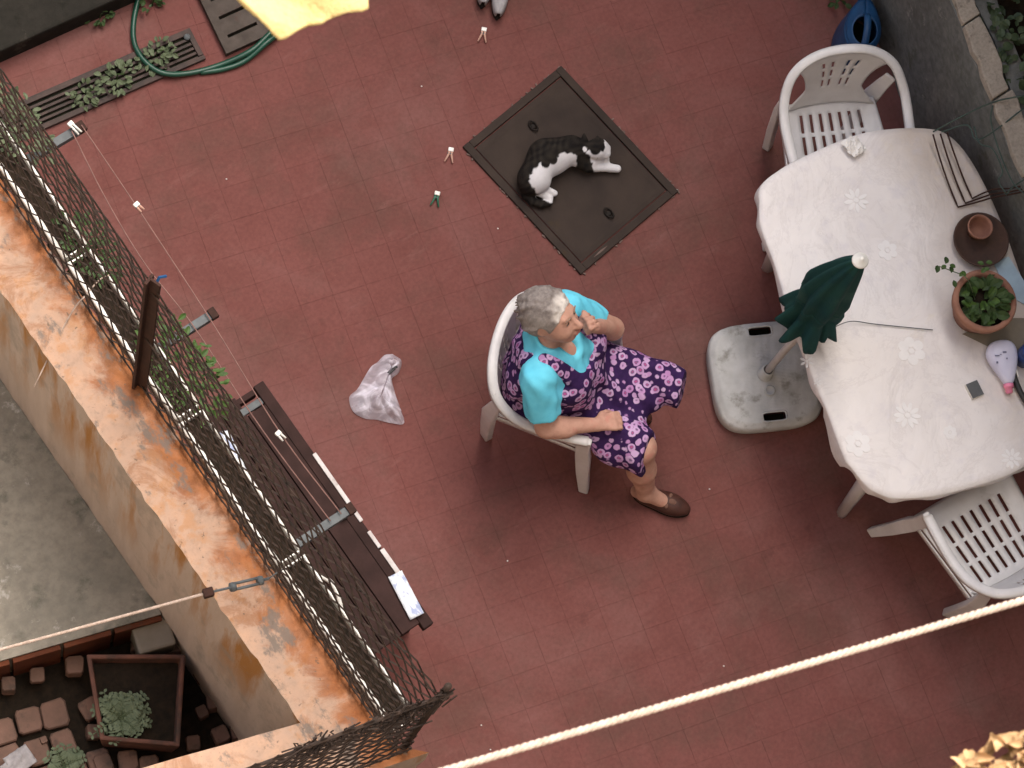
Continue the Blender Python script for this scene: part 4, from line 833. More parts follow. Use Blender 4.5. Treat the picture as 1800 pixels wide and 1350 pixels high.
# top sheet as a fine grid inside the rounded square, with the two hand holes left open
vs = []; fs = []; G = 64; id_ = {}
NRb, NAb = 44, 168
for i in range(1, NRb + 1):
    for k in range(NAb):
        b_ = i / NRb; q = sq(k / NAb, b_); z = .098 + .010 * (1 - b_ ** 2) - (.018 * max(0, b_ - .9) / .1) + .002 * wob(q.x * 9, q.y * 9); vs.append((q.x, q.y, z))
for i in range(NRb - 1):
    for k in range(NAb):
        c_ = sq((k + .5) / NAb, (i + 1.5) / NRb)
        if not in_hole(c_): fs.append((i * NAb + k, i * NAb + (k + 1) % NAb, (i + 1) * NAb + (k + 1) % NAb, (i + 1) * NAb + k))
fs.append(tuple(range(NAb)))
n0_ = len(vs); b0 = (NRb - 1) * NAb
for z, s_ in ((.055, 1.02), (.0, .99)):
    for k in range(NAb): q = sq(k / NAb, s_); vs.append((q.x, q.y, z))
for k in range(NAb): fs.append((b0 + k, b0 + (k + 1) % NAb, n0_ + (k + 1) % NAb, n0_ + k)); fs.append((n0_ + k, n0_ + (k + 1) % NAb, n0_ + NAb + (k + 1) % NAb, n0_ + NAb + k))
MB().add(vs, fs).build('tank', 'base', PB, True)
for sg in (-1, 1):
    m = MB(); c = Vector((bc.x, bc.y, 0)) + by * sg * .192; m.obox(Vector((c.x, c.y, .03)), bxv * .058, by * .026, (0, 0, .006)); m.build('hole_shade', 'pitshade', PB)  # near-black block, shade inside the carrying hole given by colour
    m = MB(); pts = [c + bxv * (.054 * (abs(cos(q)) ** .4) * (1 if cos(q) > 0 else -1)) + by * (.0215 * (abs(sin(q)) ** .4) * (1 if sin(q) > 0 else -1)) + Vector((0, 0, .101)) for q in np.linspace(0, 2 * pi, 33)]; m.tube(pts, .005, 6); m.build('hole_rim', 'base', PB, True)
pb0 = at(1350, 655, .12) - TW * .012; ptop = at(1512, 458, 1.60)
pd = (ptop - pb0).normalized()
m = MB(); c = Vector((pb0.x, pb0.y, .10)); m.lathe([(.034, 0), (.034, .02), (.027, .025), (.027, .075), (.022, .078), (.020, .06), (.02, .0)], c, 20, axis=pd); m.build('collar', 'base', PB, True)
c = at(1353, 687, .108); m = MB(); m.lathe([(.024, -.004), (.024, .008), (.018, .011), (.018, .007), (.001, .007)], c, 18); m.build('filler_cap', 'base', PB, True)
PA = thing('closed_parasol', 'closed dark green parasol standing beside the table', 'parasol', (pb0.x, pb0.y, .1))
m = MB(); m.tube([pb0 - pd * .02, pb0 + pd * .42, pb0 + pd * .43, pb0 + pd * 1.48], [.0165, .0165, .019, .017], 12); m.build('pole', 'pole', PA, True)
hz = (.84 - .12) / pd.z; LT = (ptop - pb0).length
s1 = pd.cross(Vector((0, 0, 1)).cross(pd).normalized() if abs(pd.z) < .999 else Vector((1, 0, 0))).normalized(); s2 = pd.cross(s1)
def fold(u, v):
    th = 2 * pi * u; t = v                                      # v 0 at the top, 1 at the hem
    env =   .020 + .078 * min(1, t * 1.7) ** .75 - .018 * max(0, t - .55) / .25 * (t < .8) - (.018 if t >= .8 else 0) + (.034 * ((t - .8) / .2) ** .8 if t > .8 else 0)
    plt = 1 + (.10 + .10 * t) * sin(8 * th + 1.5 * sin(th)) + .10 * t * sin(3 * th + 1.) + (.13 * (t - .75) / .25 * sin(13 * th + 2 * sin(2 * th)) if t > .75 else 0)
    r_ = env * plt; along = LT - .012 - (LT - hz) * t * (1 - .05 * cos(2 * th + 1.) * t) - .035 * max(0, t - .8) / .2 * (sin(5 * th + 1) + .6 * sin(11 * th))
    return tuple(pb0 + pd * along + (s1 * cos(th) + s2 * sin(th)) * r_ + (s1 * .02 - s2 * .01) * sin(pi * t))
m = MB(); m.grid(fold, 96, 40); can = m.build('canopy', 'canopy', PA, True, 0, 0, .003)
m = MB(); tt = .70; m.tube([Vector(fold(u, tt)) * 1.0 + (Vector(fold(u, tt)) - (pb0 + pd * (LT - (LT - hz) * tt))) * .03 for u in np.linspace(0, 1, 49)], .006, 6, (1.6, .5)); m.build('tie_strap', 'canopy', PA, True)
m = MB(); c = ptop; m.lathe([(.001, .03), (.010, .028), (.012, .012), (.030, .008), (.034, .0), (.024, -.02), (.015, -.03)], c, 20, axis=pd); m.build('finial', 'whitepvc', PA, True)
m = MB(); a = Vector(fold(.62, .97)); m.tube(catmull([a, at(1495, 565, TZ + .03), at(1540, 570, TZ + .012), at(1640, 580, TZ + .011)], 6), .0022, 5)
tag(m.build('cord', 'galv', None, True, loc=at(1500, 565, TZ)), 'thin pale cord trailing from the parasol over the tablecloth', 'cord')

# ------------------------------------------------------------------ watering can, slippers, bag
p = at(1508, 62, .12); p.z = 0; wc = thing('watering_can', 'blue plastic watering can on the floor behind the far chair', 'watering can', p)
d = (at(1513, 0, .2) - at(1508, 62, .2)); d.z = 0; d.normalize(); s_ = Vector((-d.y, d.x, 0))
def can(u, v):
    th = 2 * pi * u; z = .0 + .22 * v; r_ = .105 - .012 * v; q = p + d * (cos(th) * r_ * 1.15 - .015 + (.05 * max(cos(th), 0) ** 3)) + s_ * sin(th) * r_ * .86; return (q.x, q.y, z)
m = MB(); m.grid(can, 32, 8); m.build('body', 'blue', wc, True, 0, 0, .004)
def cantop(u, v):
    th = 2 * pi * u; a = Vector(can(u, 1)); c = p - d * .03; hole = c + d * cos(th) * .068 + s_ * sin(th) * .055; q = a.lerp(hole, v); return (q.x, q.y, .22 + .03 * v)
m = MB(); m.grid(cantop, 32, 5); m.build('shoulder', 'blue', wc, True, 0, 0, .004)
m = MB(); m.add([p + d * cos(2 * pi * k / 20) * .09 + s_ * sin(2 * pi * k / 20) * .075 + Vector((0, 0, .06)) for k in range(20)], [tuple(range(20))]); m.build('inside_dark', 'pitshade', wc)  # near-black disc paints the dark inside of the can
m = MB(); m.tube(catmull([p + d * .045 + Vector((0, 0, .245)), p + d * .02 + Vector((0, 0, .285)), p - d * .05 + Vector((0, 0, .295)), p - d * .12 + Vector((0, 0, .25)), p - d * .13 + Vector((0, 0, .15))], 6), .014, 8, (.7, 1.2)); m.build('handle', 'blue', wc, True)
m = MB(); m.tube(catmull([p + d * .10 + Vector((0, 0, .10)), p + d * .16 + Vector((0, 0, .20)), p + d * .24 + Vector((0, 0, .29)), p + d * .32 + Vector((0, 0, .34))], 5), [.03] * 3 + [.026] * 5 + [.02] * 8, 12); m.build('spout', 'blue', wc, True)
def slipper(px, py, tx, ty, lab):
    a = at(px, py, .01); b = at(tx, ty, .01); d = (b - a).normalized(); s_ = Vector((-d.y, d.x, 0)); S = thing('slipper', lab, 'slipper', (a.x, a.y, .002), 'grey slippers')
    L = .25
    def w_(t): return .038 * (sin(pi * min(max(t, .0), 1)) ** .45) * (1 - .12 * (t < .5))
    m = MB(); n = 14; poly = [a + d * L * (k / n) + s_ * w_(k / n) for k in range(n + 1)] + [a + d * L * (k / n) - s_ * w_(k / n) for k in range(n - 1, 0, -1)]
    m.prism([tuple(q[:2]) for q in poly], .002, .02); m.build('sole', 'sole', S, False, .004)
    m = MB(); m.grid(lambda u, v: tuple(a + d * L * (.02 + .96 * v) + s_ * w_(.02 + .96 * v) * 1.08 * cos(pi * u) + Vector((0, 0, .014 + (.052 * sin(pi * u) if v < .62 else .0) * (1 - (v / .62) ** 3 if v < .62 else 0) + .02 * abs(cos(pi * u))))), 12, 18, lambda i, j: (3 <= i <= 8 and j > 10)); m.build('upper', 'slipper', S, True, 0, 0, .006)
slipper(873, 36, 880, -30, 'grey slipper at the top edge, the right one of two'); slipper(846, 16, 853, -50, 'grey slipper at the top edge, the left one of two')
bagpx = [(690, 622), (706, 634), (701, 655), (688, 668), (697, 698), (711, 742), (690, 744), (664, 738), (640, 735), (620, 722), (614, 698), (628, 684), (640, 664), (652, 645), (664, 636), (676, 624)]
bo = [at(x, y, .01) for x, y in bagpx]; bo = catmull([tuple(q) for q in bo + bo[:1]], 4)[:-1]; bcn = at(664, 695, .01); rr = random.Random(5); vs = []; fs = []; nb = len(bo); NRg = 10
for i in range(NRg + 1):
    f = 1 - i / NRg * .97
    for k, q in enumerate(bo):
        spine = at(690 - 26 * min(1, max(0, (q - at(690, 640, .01)).length / .3)), 640 + 70 * min(1, max(0, (q - at(690, 640, .01)).length / .3)), .01)
        pnt = spine.lerp(q, f); h = .060 * (1 - f ** 1.7) + .016 * wob(pnt.x * 2.6, pnt.y * 2.6, 1., 1.) * (1 - f ** 4) + .008 + .011 * abs(sin(k * .42 + 3 * f)) * (1 - f ** 3) + .012 * abs(sin(pnt.x * 31 + pnt.y * 17)) * (1 - f ** 3); pnt.z = max(.004, h); vs.append(pnt)
for i in range(NRg):
    for k in range(nb): fs.append((i * nb + k, (i) * nb + (k + 1) % nb, (i + 1) * nb + (k + 1) % nb, (i + 1) * nb + k))
fs.append(tuple(NRg * nb + k for k in range(nb)))
PBg = thing('plastic_bag', 'crumpled thin white plastic bag lying on the red tiles', 'plastic bag', bcn)
MB().add(vs, fs).build('bag_film', 'bag', PBg, False)
c = at(688, 652, .07); m = MB(); m.rbox(c, .04, .016, .006, radians(10)); m.rbox(c + Vector((.018, .006, .002)), .03, .012, .006, radians(-20)); m.build('dark_print', 'bagdark', PBg, False, .003)
# little crumbs and specks on the tiles
for (px, py, wh) in ((741, 152, 'left of the manhole cover, the highest of them'), (875, 402, 'beside the lower left edge of the manhole cover'), (1190, 334, 'at the right corner of the manhole cover'), (1272, 1171, 'just above the middle of the thick rope'), (892, 986, 'below the armchair of the woman'), (846, 1275, 'beside the fence corner'), (862, 1318, 'touching the lower end of the thick rope'), (1247, 860, 'right of the brown shoe'), (398, 315, 'right of the pink clothes line')):
    c = at(px, py, .003); m = MB(); m.lathe([(.002, 0), (.0038, .002), (.002, .004)], c, 6); tag(m.build('crumb', 'tissue', None, True, loc=c), 'tiny white crumb on the red tiles ' + wh, 'crumb', 'crumbs on the tiles')

# ------------------------------------------------------------------ hose and weeds
m = MB(); hp = [(300, -60, .03), (255, -25, .025), (238, 20, .02), (235, 70, .018), (252, 105, .03), (285, 128, .032), (330, 129, .018), (385, 115, .016), (440, 90, .034), (476, 58, .034), (520, 20, .02), (560, -30, .018)]
m.tube(catmull([at(*q) for q in hp], 8), .0125, 10); H1 = m.build('garden_hose', 'hose', None, True, loc=at(240, 60, .02)); tag(H1, 'green garden hose looped over the drain grate', 'hose')
m = MB(); m.tube(catmull([at(*q) for q in ((352, 128, .010), (395, 121, .012), (432, 106, .016), (470, 74, .036), (500, 52, .018), (545, 15, .016), (600, -20, .016))], 8), .0125, 10); tag(m.build('garden_hose', 'hose', None, True, loc=at(432, 108, .02)), 'second strand of green hose beside the slotted cover', 'hose')
rr = random.Random(21)
for (px, py, rad, n, lab) in ((150, 168, .075, 60, 'small weed in the drain grate nearest the fence'), (205, 140, .09, 90, 'leafy weed in the middle of the drain grate'), (275, 98, .085, 90, 'leafy weed growing under the green hose loop'), (176, 30, .05, 34, 'small yellow green weed at the foot of the concrete step'), (268, 8, .05, 34, 'small weed under the hose at the top edge'), (1478, -2, .06, 26, 'dark weed in the corner by the watering can')):
    c = at(px, py, .02); T = thing('weed', lab, 'weed', c, 'weeds in the drain and corners')
    m = MB(); leafy(m, c, (rad, rad * .62, .035), int(n * .62), .030, .019, rr); tag(m.build('foliage', 'leafgrey' if px in (150, 275, 205) else 'leaf', T), kind='stuff')
    m = MB(); m.tube([c - Vector((0, 0, .015)), c + Vector((.01, .01, .03)), c + Vector((.03, -.01, .045))], .003, 4); m.build('stem', 'leaf', T)

# ------------------------------------------------------------------ ivy behind the right wall
rr = random.Random(31); m = MB()
for _ in range(9500):
    y = rr.uniform(-.5, 4.5); x = rwall_x(y) + .13 + rr.random() ** 1.3 * 1.5; hgt = .93 + .35 * min(1, (x - rwall_x(y)) / .8) * (.6 + .4 * wob(x * 2, y * 2)); z = hgt - rr.random() * .22
    th = rr.uniform(0, 6.28); s_ = rr.uniform(.6, 1.4); m.leaf((x, y, z), (cos(th), sin(th), rr.uniform(-.6, .5)), (rr.uniform(-.5, .2), rr.uniform(-.5, .5), 1), .042 * s_, .034 * s_, .25, .1)
tag(m.build('ivy', 'leafdark'), 'dense dark ivy behind the grey boundary wall', 'ivy', None, 'stuff')
for k, (x, y, hh, rad) in enumerate(((7.7, 3.4, 4.0, 1.5), (7.0, 1.2, 4.2, 1.5), (5.6, -2.0, 4.0, 1.8))):  # trees added out of view, their crowns shade the right of the court
    T = thing('shade_tree', ['unseen laurel tree added to shade the right side, the far one', 'unseen laurel tree added to shade the right side, the middle one', 'unseen laurel tree added to shade the right side, the near one'][k], 'tree', (x, y, .8))
    m = MB(); m.tube([(x, y, .7), (x + .05, y - .03, 1.5), (x - .03, y + .05, hh - .6)], [.08, .065, .03], 9); m.build('trunk', 'brownwood', T, True)
    m = MB()
    for q in range(3600):
        th = rr.uniform(0, 6.28); ph = math.acos(rr.uniform(-1, 1)); r_ = rad * (rr.random() ** .4) * (.75 + .25 * wob(th, ph)); c = Vector((x + r_ * sin(ph) * cos(th), y + r_ * sin(ph) * sin(th), hh - .4 + r_ * cos(ph) * 1.05))
        m.leaf(c, (cos(th), sin(th), rr.uniform(-.7, .4)), (rr.uniform(-.5, .5), rr.uniform(-.5, .5), 1), .20, .11, .3, .1)
    tag(m.build('crown', 'leafdark', T), kind='stuff')

# ------------------------------------------------------------------ lower left: setts, planter, riser
m = MB(); a = at(60, 1128, -.15); rz = atan2(-.2, .64)
for k in range(7):
    c = Vector((1.88 - .1 - k * .205, 1.875 + (.1 + k * .205) * .3125 - .012, -.155)); m = MB(); m.rbox(c, .20, .022, .285, atan2(-.2, .64) * 1.0); m.build('riser_tile', 'riser', bpy.data.objects['terrace'], False, .003)
rr = random.Random(8); setts = []
A0 = Vector((1.06, 1.99, 0)); ex = Vector((.955, -.297, 0)); ey = Vector((-.297, -.955, 0)) * 1.0
bedo = bpy.data.objects['cobbled_bed']
def sett(c, sx_, sy_, h, rz, tl=None):
    mm = MB(); n = 8; poly = []; 
    for ux, uy in ((1, -.72), (1, .72), (.74, 1), (-.74, 1), (-1, .72), (-1, -.72), (-.74, -1), (.74, -1)): k = rr.uniform(.92, 1.03); poly.append((ux * k * sx_ / 2, uy * k * sy_ / 2))
    rot = Matrix.Rotation(rz, 3, 'Z')
    if tl: rot = rot @ Matrix.Rotation(tl[0], 3, 'X') @ Matrix.Rotation(tl[1], 3, 'Y')
    q = MB(); q.prism(poly, -h, -.006, poly); q2 = [(x * .9, y * .9) for x, y in poly]
    vs = [(x, y, -h) for x, y in poly] + [(x, y, -.008) for x, y in poly] + [(x, y, 0.) for x, y in q2]
    fs = [tuple(range(7, -1, -1)), tuple(range(16, 24))] + [(l + i, l + (i + 1) % 8, l + 8 + (i + 1) % 8, l + 8 + i) for l in (0, 8) for i in range(8)]
    mm.add([Vector(c) + rot @ Vector(v) for v in vs], fs); mm.build('clay_sett', 'sett', bedo, False)
for i in range(9):
    for j in range(7):
        c = A0 + ex * (i * .118 - .40) + ey * (j * .125 + .10) + Vector((rr.uniform(-.008, .008), rr.uniform(-.008, .008), -.245 + rr.uniform(-.012, .008)))
        if c.x > 1.36 or c.x < .55: continue
        if c.x > 1.22 and j > 2: continue
        sett(c, rr.uniform(.098, .112), rr.uniform(.105, .118), .06, rz + rr.uniform(-.06, .06), (rr.uniform(-.05, .05), rr.uniform(-.05, .05)))
for (px, py, s_) in ((15, 1201, .06), (66, 1186, .062), (132, 1168, .075), (248, 1130, .07), (305, 1130, .085), (318, 1128, .06), (354, 1188, .06), (375, 1232, .062), (388, 1290, .07), (420, 1283, .07), (182, 1340, .075), (225, 1336, .085), (262, 1345, .08), (158, 1245, .085), (165, 1285, .06), (77, 1300, .03), (355, 1250, .05), (340, 1305, .06)):
    c = at(px, py, -.18 if py < 1210 and px < 340 else -.235); sett(c, s_, s_ * 1.05, .07, rz + rr.uniform(-.3, .3), (rr.uniform(-.12, .12), rr.uniform(-.12, .12)))
m = MB(); c = at(270, 1115, -.04); m.rbox(c - Vector((0, 0, .11)), .16, .13, .22, rz); tag(m.build('stone_block', 'olive', None, False, .012, loc=c - Vector((0, 0, .2))), 'brown stone block between the terrace edge and the planter', 'block')
# square clay planter
q = [at(x, y, -.02) for x, y in ((152, 1150), (326, 1150), (316, 1312), (176, 1300))]; pc = sum(q, Vector()) / 4
TP = thing('square_planter', 'square terracotta planter of black soil in the corner below the wall', 'planter', (pc.x, pc.y, -.3))
def lerpq(f, z): return [pc + (a - pc) * f + Vector((0, 0, z - pc.z)) for a in q]
m = MB(); rings = [lerpq(.90, -.30), lerpq(1.0, -.05), lerpq(1.0, -.02), lerpq(.90, -.02), lerpq(.86, -.10)]
vs = [p for r_ in rings for p in r_]; fs = [(i * 4 + k, i * 4 + (k + 1) % 4, (i + 1) * 4 + (k + 1) % 4, (i + 1) * 4 + k) for i in range(4) for k in range(4)]; m.add(vs, fs); m.build('box', 'oldterra', TP, False, .006)
m = MB(); a_, b_, c_, d_ = lerpq(.88, -.085); m.grid(lambda u, v: tuple(a_.lerp(b_, u).lerp(d_.lerp(c_, u), v) + Vector((0, 0, .008 * wob(u * 4, v * 4)))), 14, 14); m.build('soil', 'soil', TP, True)
def fern(c, n, L, lab, seed, mt_='leafgrey'):
    rr = random.Random(seed); T = thing('feathery_plant', lab, 'plant', c, 'plants in the lower left corner'); m = MB(); st_ = MB()
    for k in range(n):
        th = rr.uniform(0, 6.28); d = Vector((cos(th), sin(th), rr.uniform(.3, 1.2))).normalized(); pts = [Vector(c) + d * L * t * rr.uniform(.8, 1) + Vector((0, 0, -.06 * t * t)) for t in np.linspace(0, 1, 8)]; st_.tube(pts, .0022, 4)
        for t in range(1, 8):
            for sg in (-1, 1):
                dd = d.cross(Vector((0, 0, 1))).normalized() * sg + d * .5; m.leaf(pts[t], dd, (0, 0, 1), .05 * (1.1 - t / 10), .012, .2, .05)
    tag(m.build('foliage', mt_, T), kind='stuff'); tag(st_.build('stem', mt_, T), kind='stuff')
fern(at(212, 1262, -.06), 34, .14, 'feathery dark green plant in the square terracotta planter', 1); fern(at(112, 1346, -.25), 16, .12, 'feathery plant among the clay setts at the bottom edge', 2)
m = MB(); c = at(40, 1345, -.22)
for k in range(2):
    ph = k * 2.; o_ = c + Vector((.05 * (k - 1), .02 * k, 0)); m.grid(lambda u, v: tuple(o_ + Vector(((u - .5) * .11, (v - .5) * .09, .015 + .03 * abs(wob(u * .8, v * .8, 1, ph))))), 9, 9)
tag(m.build('crumpled_rag', 'slipper', None, True, 0, 0, .004, loc=c), 'crumpled pale grey rag on the clay setts at the lower left corner', 'rag')

# ------------------------------------------------------------------ ropes overhead
def rope(name, a, b, r_, lab, sag=.0, n=None):
    a, b = Vector(a), Vector(b); d = (b - a); L = d.length; d /= L; s_ = d.cross(Vector((0, 0, 1))).normalized(); t_ = s_.cross(d); pitch = r_ * 5.2; n = int(L / pitch * 7); T = thing(name, lab, 'rope', a)
    for k in range(3):
        m = MB(); pts = []
        for i in range(n + 1):
            x = i / n; th = 2 * pi * (x * L / pitch + k / 3); pts.append(a + d * L * x - Vector((0, 0, sag * 4 * x * (1 - x))) + (s_ * cos(th) + t_ * sin(th)) * r_ * .50)
        m.tube(pts, r_ * .54, 6); m.build('strand', 'rope', T, True)
e0, e1 = at(790, 1352, 8.3), at(1805, 1053, 8.3); dd = (e1 - e0)
rope('washing_rope', e0 - dd * .55, e1 + dd * .7, .0060, 'thick cream washing rope crossing the lower right, high above the floor')
k0, k1 = at(366, 1042, 1.42), at(0, 1142, 1.42); dd = k1 - k0
rope('washing_rope', k0, k0 + dd * 3.2, .0062, 'cream washing rope running left from the turnbuckle over the terrace')
tb = at(472, 1017, 1.36); tk_ = thing('turnbuckle', 'grey steel turnbuckle tensioning the rope above the wall', 'turnbuckle', tb)
d = (k0 - tb); L = d.length; d /= L; s_ = d.cross(Vector((0, 0, 1))).normalized()
m = MB(); m.tube([tb, tb + d * .03], .006, 6); m.tube([tb + d * .14, tb + d * (L - .0)], .005, 6); m.build('threaded_rod', 'galv', tk_)
m = MB(); 
for sg in (-1, 1): m.tube([tb + d * .035 + s_ * sg * .011, tb + d * .145 + s_ * sg * .011], .006, 6)
for q in (.035, .145): m.lathe([(.017, -.01), (.019, 0), (.017, .01)], tb + d * q, 12, axis=d)
m.build('body', 'galv', tk_, True)
m = MB(); m.rbox(k0, .04, .034, .034, atan2(d.y, d.x)); m.build('rope_clamp', 'post', tk_, False, .004)
m = MB(); m.tube(catmull([tb, at(495, 1002, 1.40), at(522, 992, 1.5)], 5), .0028, 5); m.build('hook_wire', 'galv', tk_)
m = MB(); m.tube(catmull([at(192, 484, 1.36), at(175, 492, 1.34), at(150, 520, 1.31), at(122, 556, 1.285), at(60, 680, 1.2)], 6), .0032, 5); tag(m.build('loose_string', 'rope', None, True, loc=at(150, 520, 1.3)), 'thin cream string tied to the fence and hanging over the wall', 'string')

# ------------------------------------------------------------------ towel and dry plant close above
A1, B1 = at(487, 67, 9.0), at(641, 14, 9.0); A2, B2 = at(404, -10, 9.02), at(640, -110, 9.03); A3 = at(250, -150, 9.05); B3 = at(560, -260, 9.06)
def tow(u, v):
    a = A1.lerp(A2, min(v * 2, 1)) if v <= .5 else A2.lerp(A3, (v - .5) * 2); b = B1.lerp(B2, min(v * 2, 1)) if v <= .5 else B2.lerp(B3, (v - .5) * 2); q = a.lerp(b, u); nn = Vector((.2, -1, .1)).normalized()
    return tuple(q + nn * .006 * wob(u * .9, v * .7) + Vector((0, 0, .012 * sin(u * 9 + v * 3 + sin(v * 5)) * (.3 + v))) + Vector((0, 0, .0016 * wob(u * 9, v * 9))))
m = MB(); m.grid(tow, 40, 40); tag(m.build('yellow_towel', 'towel', None, True, 0, 0, .008, loc=A1), 'pale yellow towel hanging close above at the top edge', 'towel')
la, lb = Vector(tow(0, 1)), Vector(tow(1, 1)); dd = lb - la
m = MB(); m.tube([la - dd * 3 + Vector((0, 0, .01)), lb + dd * 3 + Vector((0, 0, .01))], .004, 6); tag(m.build('clothes_line', 'rope', None, True, loc=la), 'clothes line carrying the yellow towel, above the frame', 'clothes line')
dp = at(1815, 1385, 8.9); rr = random.Random(14); DP = thing('dry_plant', 'dried tan plant with curling leaves at the bottom right corner', 'plant', dp)
m = MB(); m.tube([dp + Vector((.02, -.02, .03)), dp - Vector((.03, -.02, .03))], .004, 6); m.build('stem', 'dry', DP)
lmd = []
for k in range(6):
    q = MB(); q.leaf((0, 0, 0), (1, 0, .1), (0, 0, 1), .020 + .003 * k, .010 + .0016 * k, .45, .35); me = bpy.data.meshes.new('leaf'); me.from_pydata(q.v, [], q.f); me.materials.append(MT['dry']); me.polygons.foreach_set('use_smooth', [True] * len(me.polygons)); lmd.append(me)
for k in range(230):
    px, py = 1692 + rr.random() * 160, 1280 + rr.random() * 140
    if py < 1345 - (px - 1690) * .52 + 10 * sin(px * .12): continue
    o = bpy.data.objects.new('leaf', lmd[rr.randrange(6)]); COL.objects.link(o); o.parent = DP; o.location = at(px, py, 8.9 + rr.uniform(-.04, .02)) - dp; o.rotation_euler = (rr.uniform(-1.2, 1.2), rr.uniform(-.9, .9), rr.uniform(0, 6.28))

# ================================================================== THE WOMAN
WO = thing('person', 'seated grey haired woman in a purple flowered dress resting her chin on her hand', 'person', CO)
Mf = np.array([[FAC.x, FAC.y, 0], [LEF.x, LEF.y, 0], [0, 0, 1.]])
def wf(p): return p @ Mf + np.array([CO.x, CO.y, 0.])           # (forward, left, up) -> world
# joints: (forward, left, up)
PEL = (-.03, 0, .56); RS = (-.085, -.165, .935); LS = (-.055, .165, .925); RE = (.02, -.272, .715); RWr = (.215, -.185, .665); LE = (.165, .215, .705); LWr = (.072, .122, .93)
RK = (.435, -.165, .485); LK = (.455, .115, .505); RA = (.552, -.222, .10); LA = (.30, .10, .10); HD = (-.125, .045, 1.12); NK = (-.105, 0, .985)
hu = np.array([-.42, .34, .84]); hu /= np.linalg.norm(hu); hf = np.array([.89, -.06, .42]); hf -= hu * (hf @ hu); hf /= np.linalg.norm(hf); hl = np.cross(hu, hf)
def hd(f, l, u): return tuple(np.array(HD) + hf * f + hl * l + hu * u)
HAX = (hf, hl, hu)
def torso(S, inf, k=.05):
    S.ell((-.04, 0, .545), (.165, .215, .12), k, inf=inf); S.ell((.015, 0, .68), (.165, .20, .15), k, inf=inf); S.ell((-.05, 0, .82), (.135, .185, .16), k, inf=inf)
    S.ell((.045, -.085, .80), (.085, .085, .085), k, inf=inf); S.ell((.055, .085, .80), (.085, .085, .085), k, inf=inf)
    S.cone((-.09, -.125, .925), (-.07, .125, .92), .062, .062, k, inf=inf)
S = SDF((-.42, -.42, -.01), (.86, .42, 1.32), .0062)
torso(S, -.012)
S.cone(NK, hd(-.02, 0, -.06), .058, .053, .03)
# legs
S.cone((-.0, -.11, .53), RK, .088, .064, .04); S.cone(RK, (.485, -.195, .30), .060, .058, .03); S.cone((.485, -.195, .30), RA, .058, .036, .03); S.cone(RA, (.65, -.224, .045), .036, .030, .03); S.cone((.522, -.215, .05), RA, .03, .036, .02)
S.cone((0, .11, .53), LK, .088, .064, .04); S.cone(LK, (.40, .11, .30), .06, .058, .03); S.cone((.40, .11, .30), LA, .058, .036, .03); S.cone(LA, (.40, .11, .045), .036, .03, .03)
# arms
S.cone(RS, RE, .058, .047, .03); S.cone(RE, RWr, .046, .028, .02); S.cone(LS, LE, .058, .046, .03); S.cone(LE, LWr, .045, .028, .02)
S.ell((.06, -.262, .70), (.07, .036, .042), .03)
# right hand lying on the thigh
def hand(W_, d, side, pal, curl, thumb_side, sc_=1.):
    d = np.array(d, float); d /= np.linalg.norm(d); side = np.array(side, float); side -= d * (side @ d); side /= np.linalg.norm(side); nrm = np.cross(d, side) * pal; W_ = np.array(W_)
    for k in range(4): S.cone(W_ + d * .01 + side * (.010 - .007 * k), W_ + d * .078 * sc_ + side * (.030 - .020 * k), .016, .0125, .012)
    for k, ln in enumerate((.066, .074, .068, .052)):
        b = W_ + d * .080 * sc_ + side * (.031 - .0205 * k); th = 0.; p = b
        for q, (fr, ra, rb) in enumerate(((.45, .0105, .0098), (.32, .0098, .009), (.26, .009, .0078))):
            th += curl[q]; dr = d * cos(th) - nrm * sin(th); e = p + dr * ln * fr * sc_; S.cone(p, e, ra, rb, .004); p = e
    b = W_ + d * .018 + side * .02 * thumb_side; p = b + d * .022 + side * .022 * thumb_side - nrm * .008; e = p + d * .026 + side * .006 * thumb_side - nrm * .012; f = e + d * .022 - nrm * .008 - side * .002 * thumb_side
    S.cone(b, p, .015, .0125, .008); S.cone(p, e, .0122, .011, .004); S.cone(e, f, .011, .0085, .004)
hand(RWr, (.80, .50, -.12), (-.50, .80, 0), 1, (.35, .75, .6), 1)
hand(LWr, (-.50, -.35, .66), (.62, -.70, .1), -1, (1.05, 1.15, .8), -1)
# head
S.ell(HD, (.098, .077, .105), .02, axes=HAX); S.ell(hd(.035, 0, -.045), (.066, .060, .078), .03, axes=HAX); S.ell(hd(.062, 0, -.098), (.030, .034, .026), .025, axes=HAX)
S.ell(hd(.058, -.036, -.045), (.036, .028, .034), .02, axes=HAX); S.ell(hd(.058, .036, -.045), (.036, .028, .034), .02, axes=HAX)
S.cone(hd(.094, 0, .012), hd(.124, 0, -.034), .009, .0145, .010); S.ell(hd(.106, -.012, -.037), (.012, .009, .009), .006, axes=HAX); S.ell(hd(.106, .012, -.037), (.012, .009, .009), .006, axes=HAX)
S.cone(hd(.083, -.034, .024), hd(.083, .034, .024), .010, .010, .018)
for sg in (-1, 1): S.ell(hd(.096, sg * .031, .002), (.017, .017, .011), .012, 'sub', axes=HAX); S.ell(hd(.079, sg * .031, .0), (.014, .0145, .011), .004, axes=HAX)
S.ell(hd(.104, 0, -.063), (.010, .022, .006), .006, axes=HAX); S.ell(hd(.101, 0, -.075), (.011, .020, .007), .006, axes=HAX); S.cone(hd(.112, -.02, -.069), hd(.112, .02, -.069), .0025, .0025, .003, 'sub')
for sg in (-1, 1):
    S.ell(hd(-.012, sg * .077, -.022), (.020, .009, .031), .006, axes=HAX); S.ell(hd(-.010, sg * .086, -.022), (.011, .007, .018), .005, 'sub', axes=HAX)
body = sdf_obj('body', S, 'skin', WO, wf, 1)
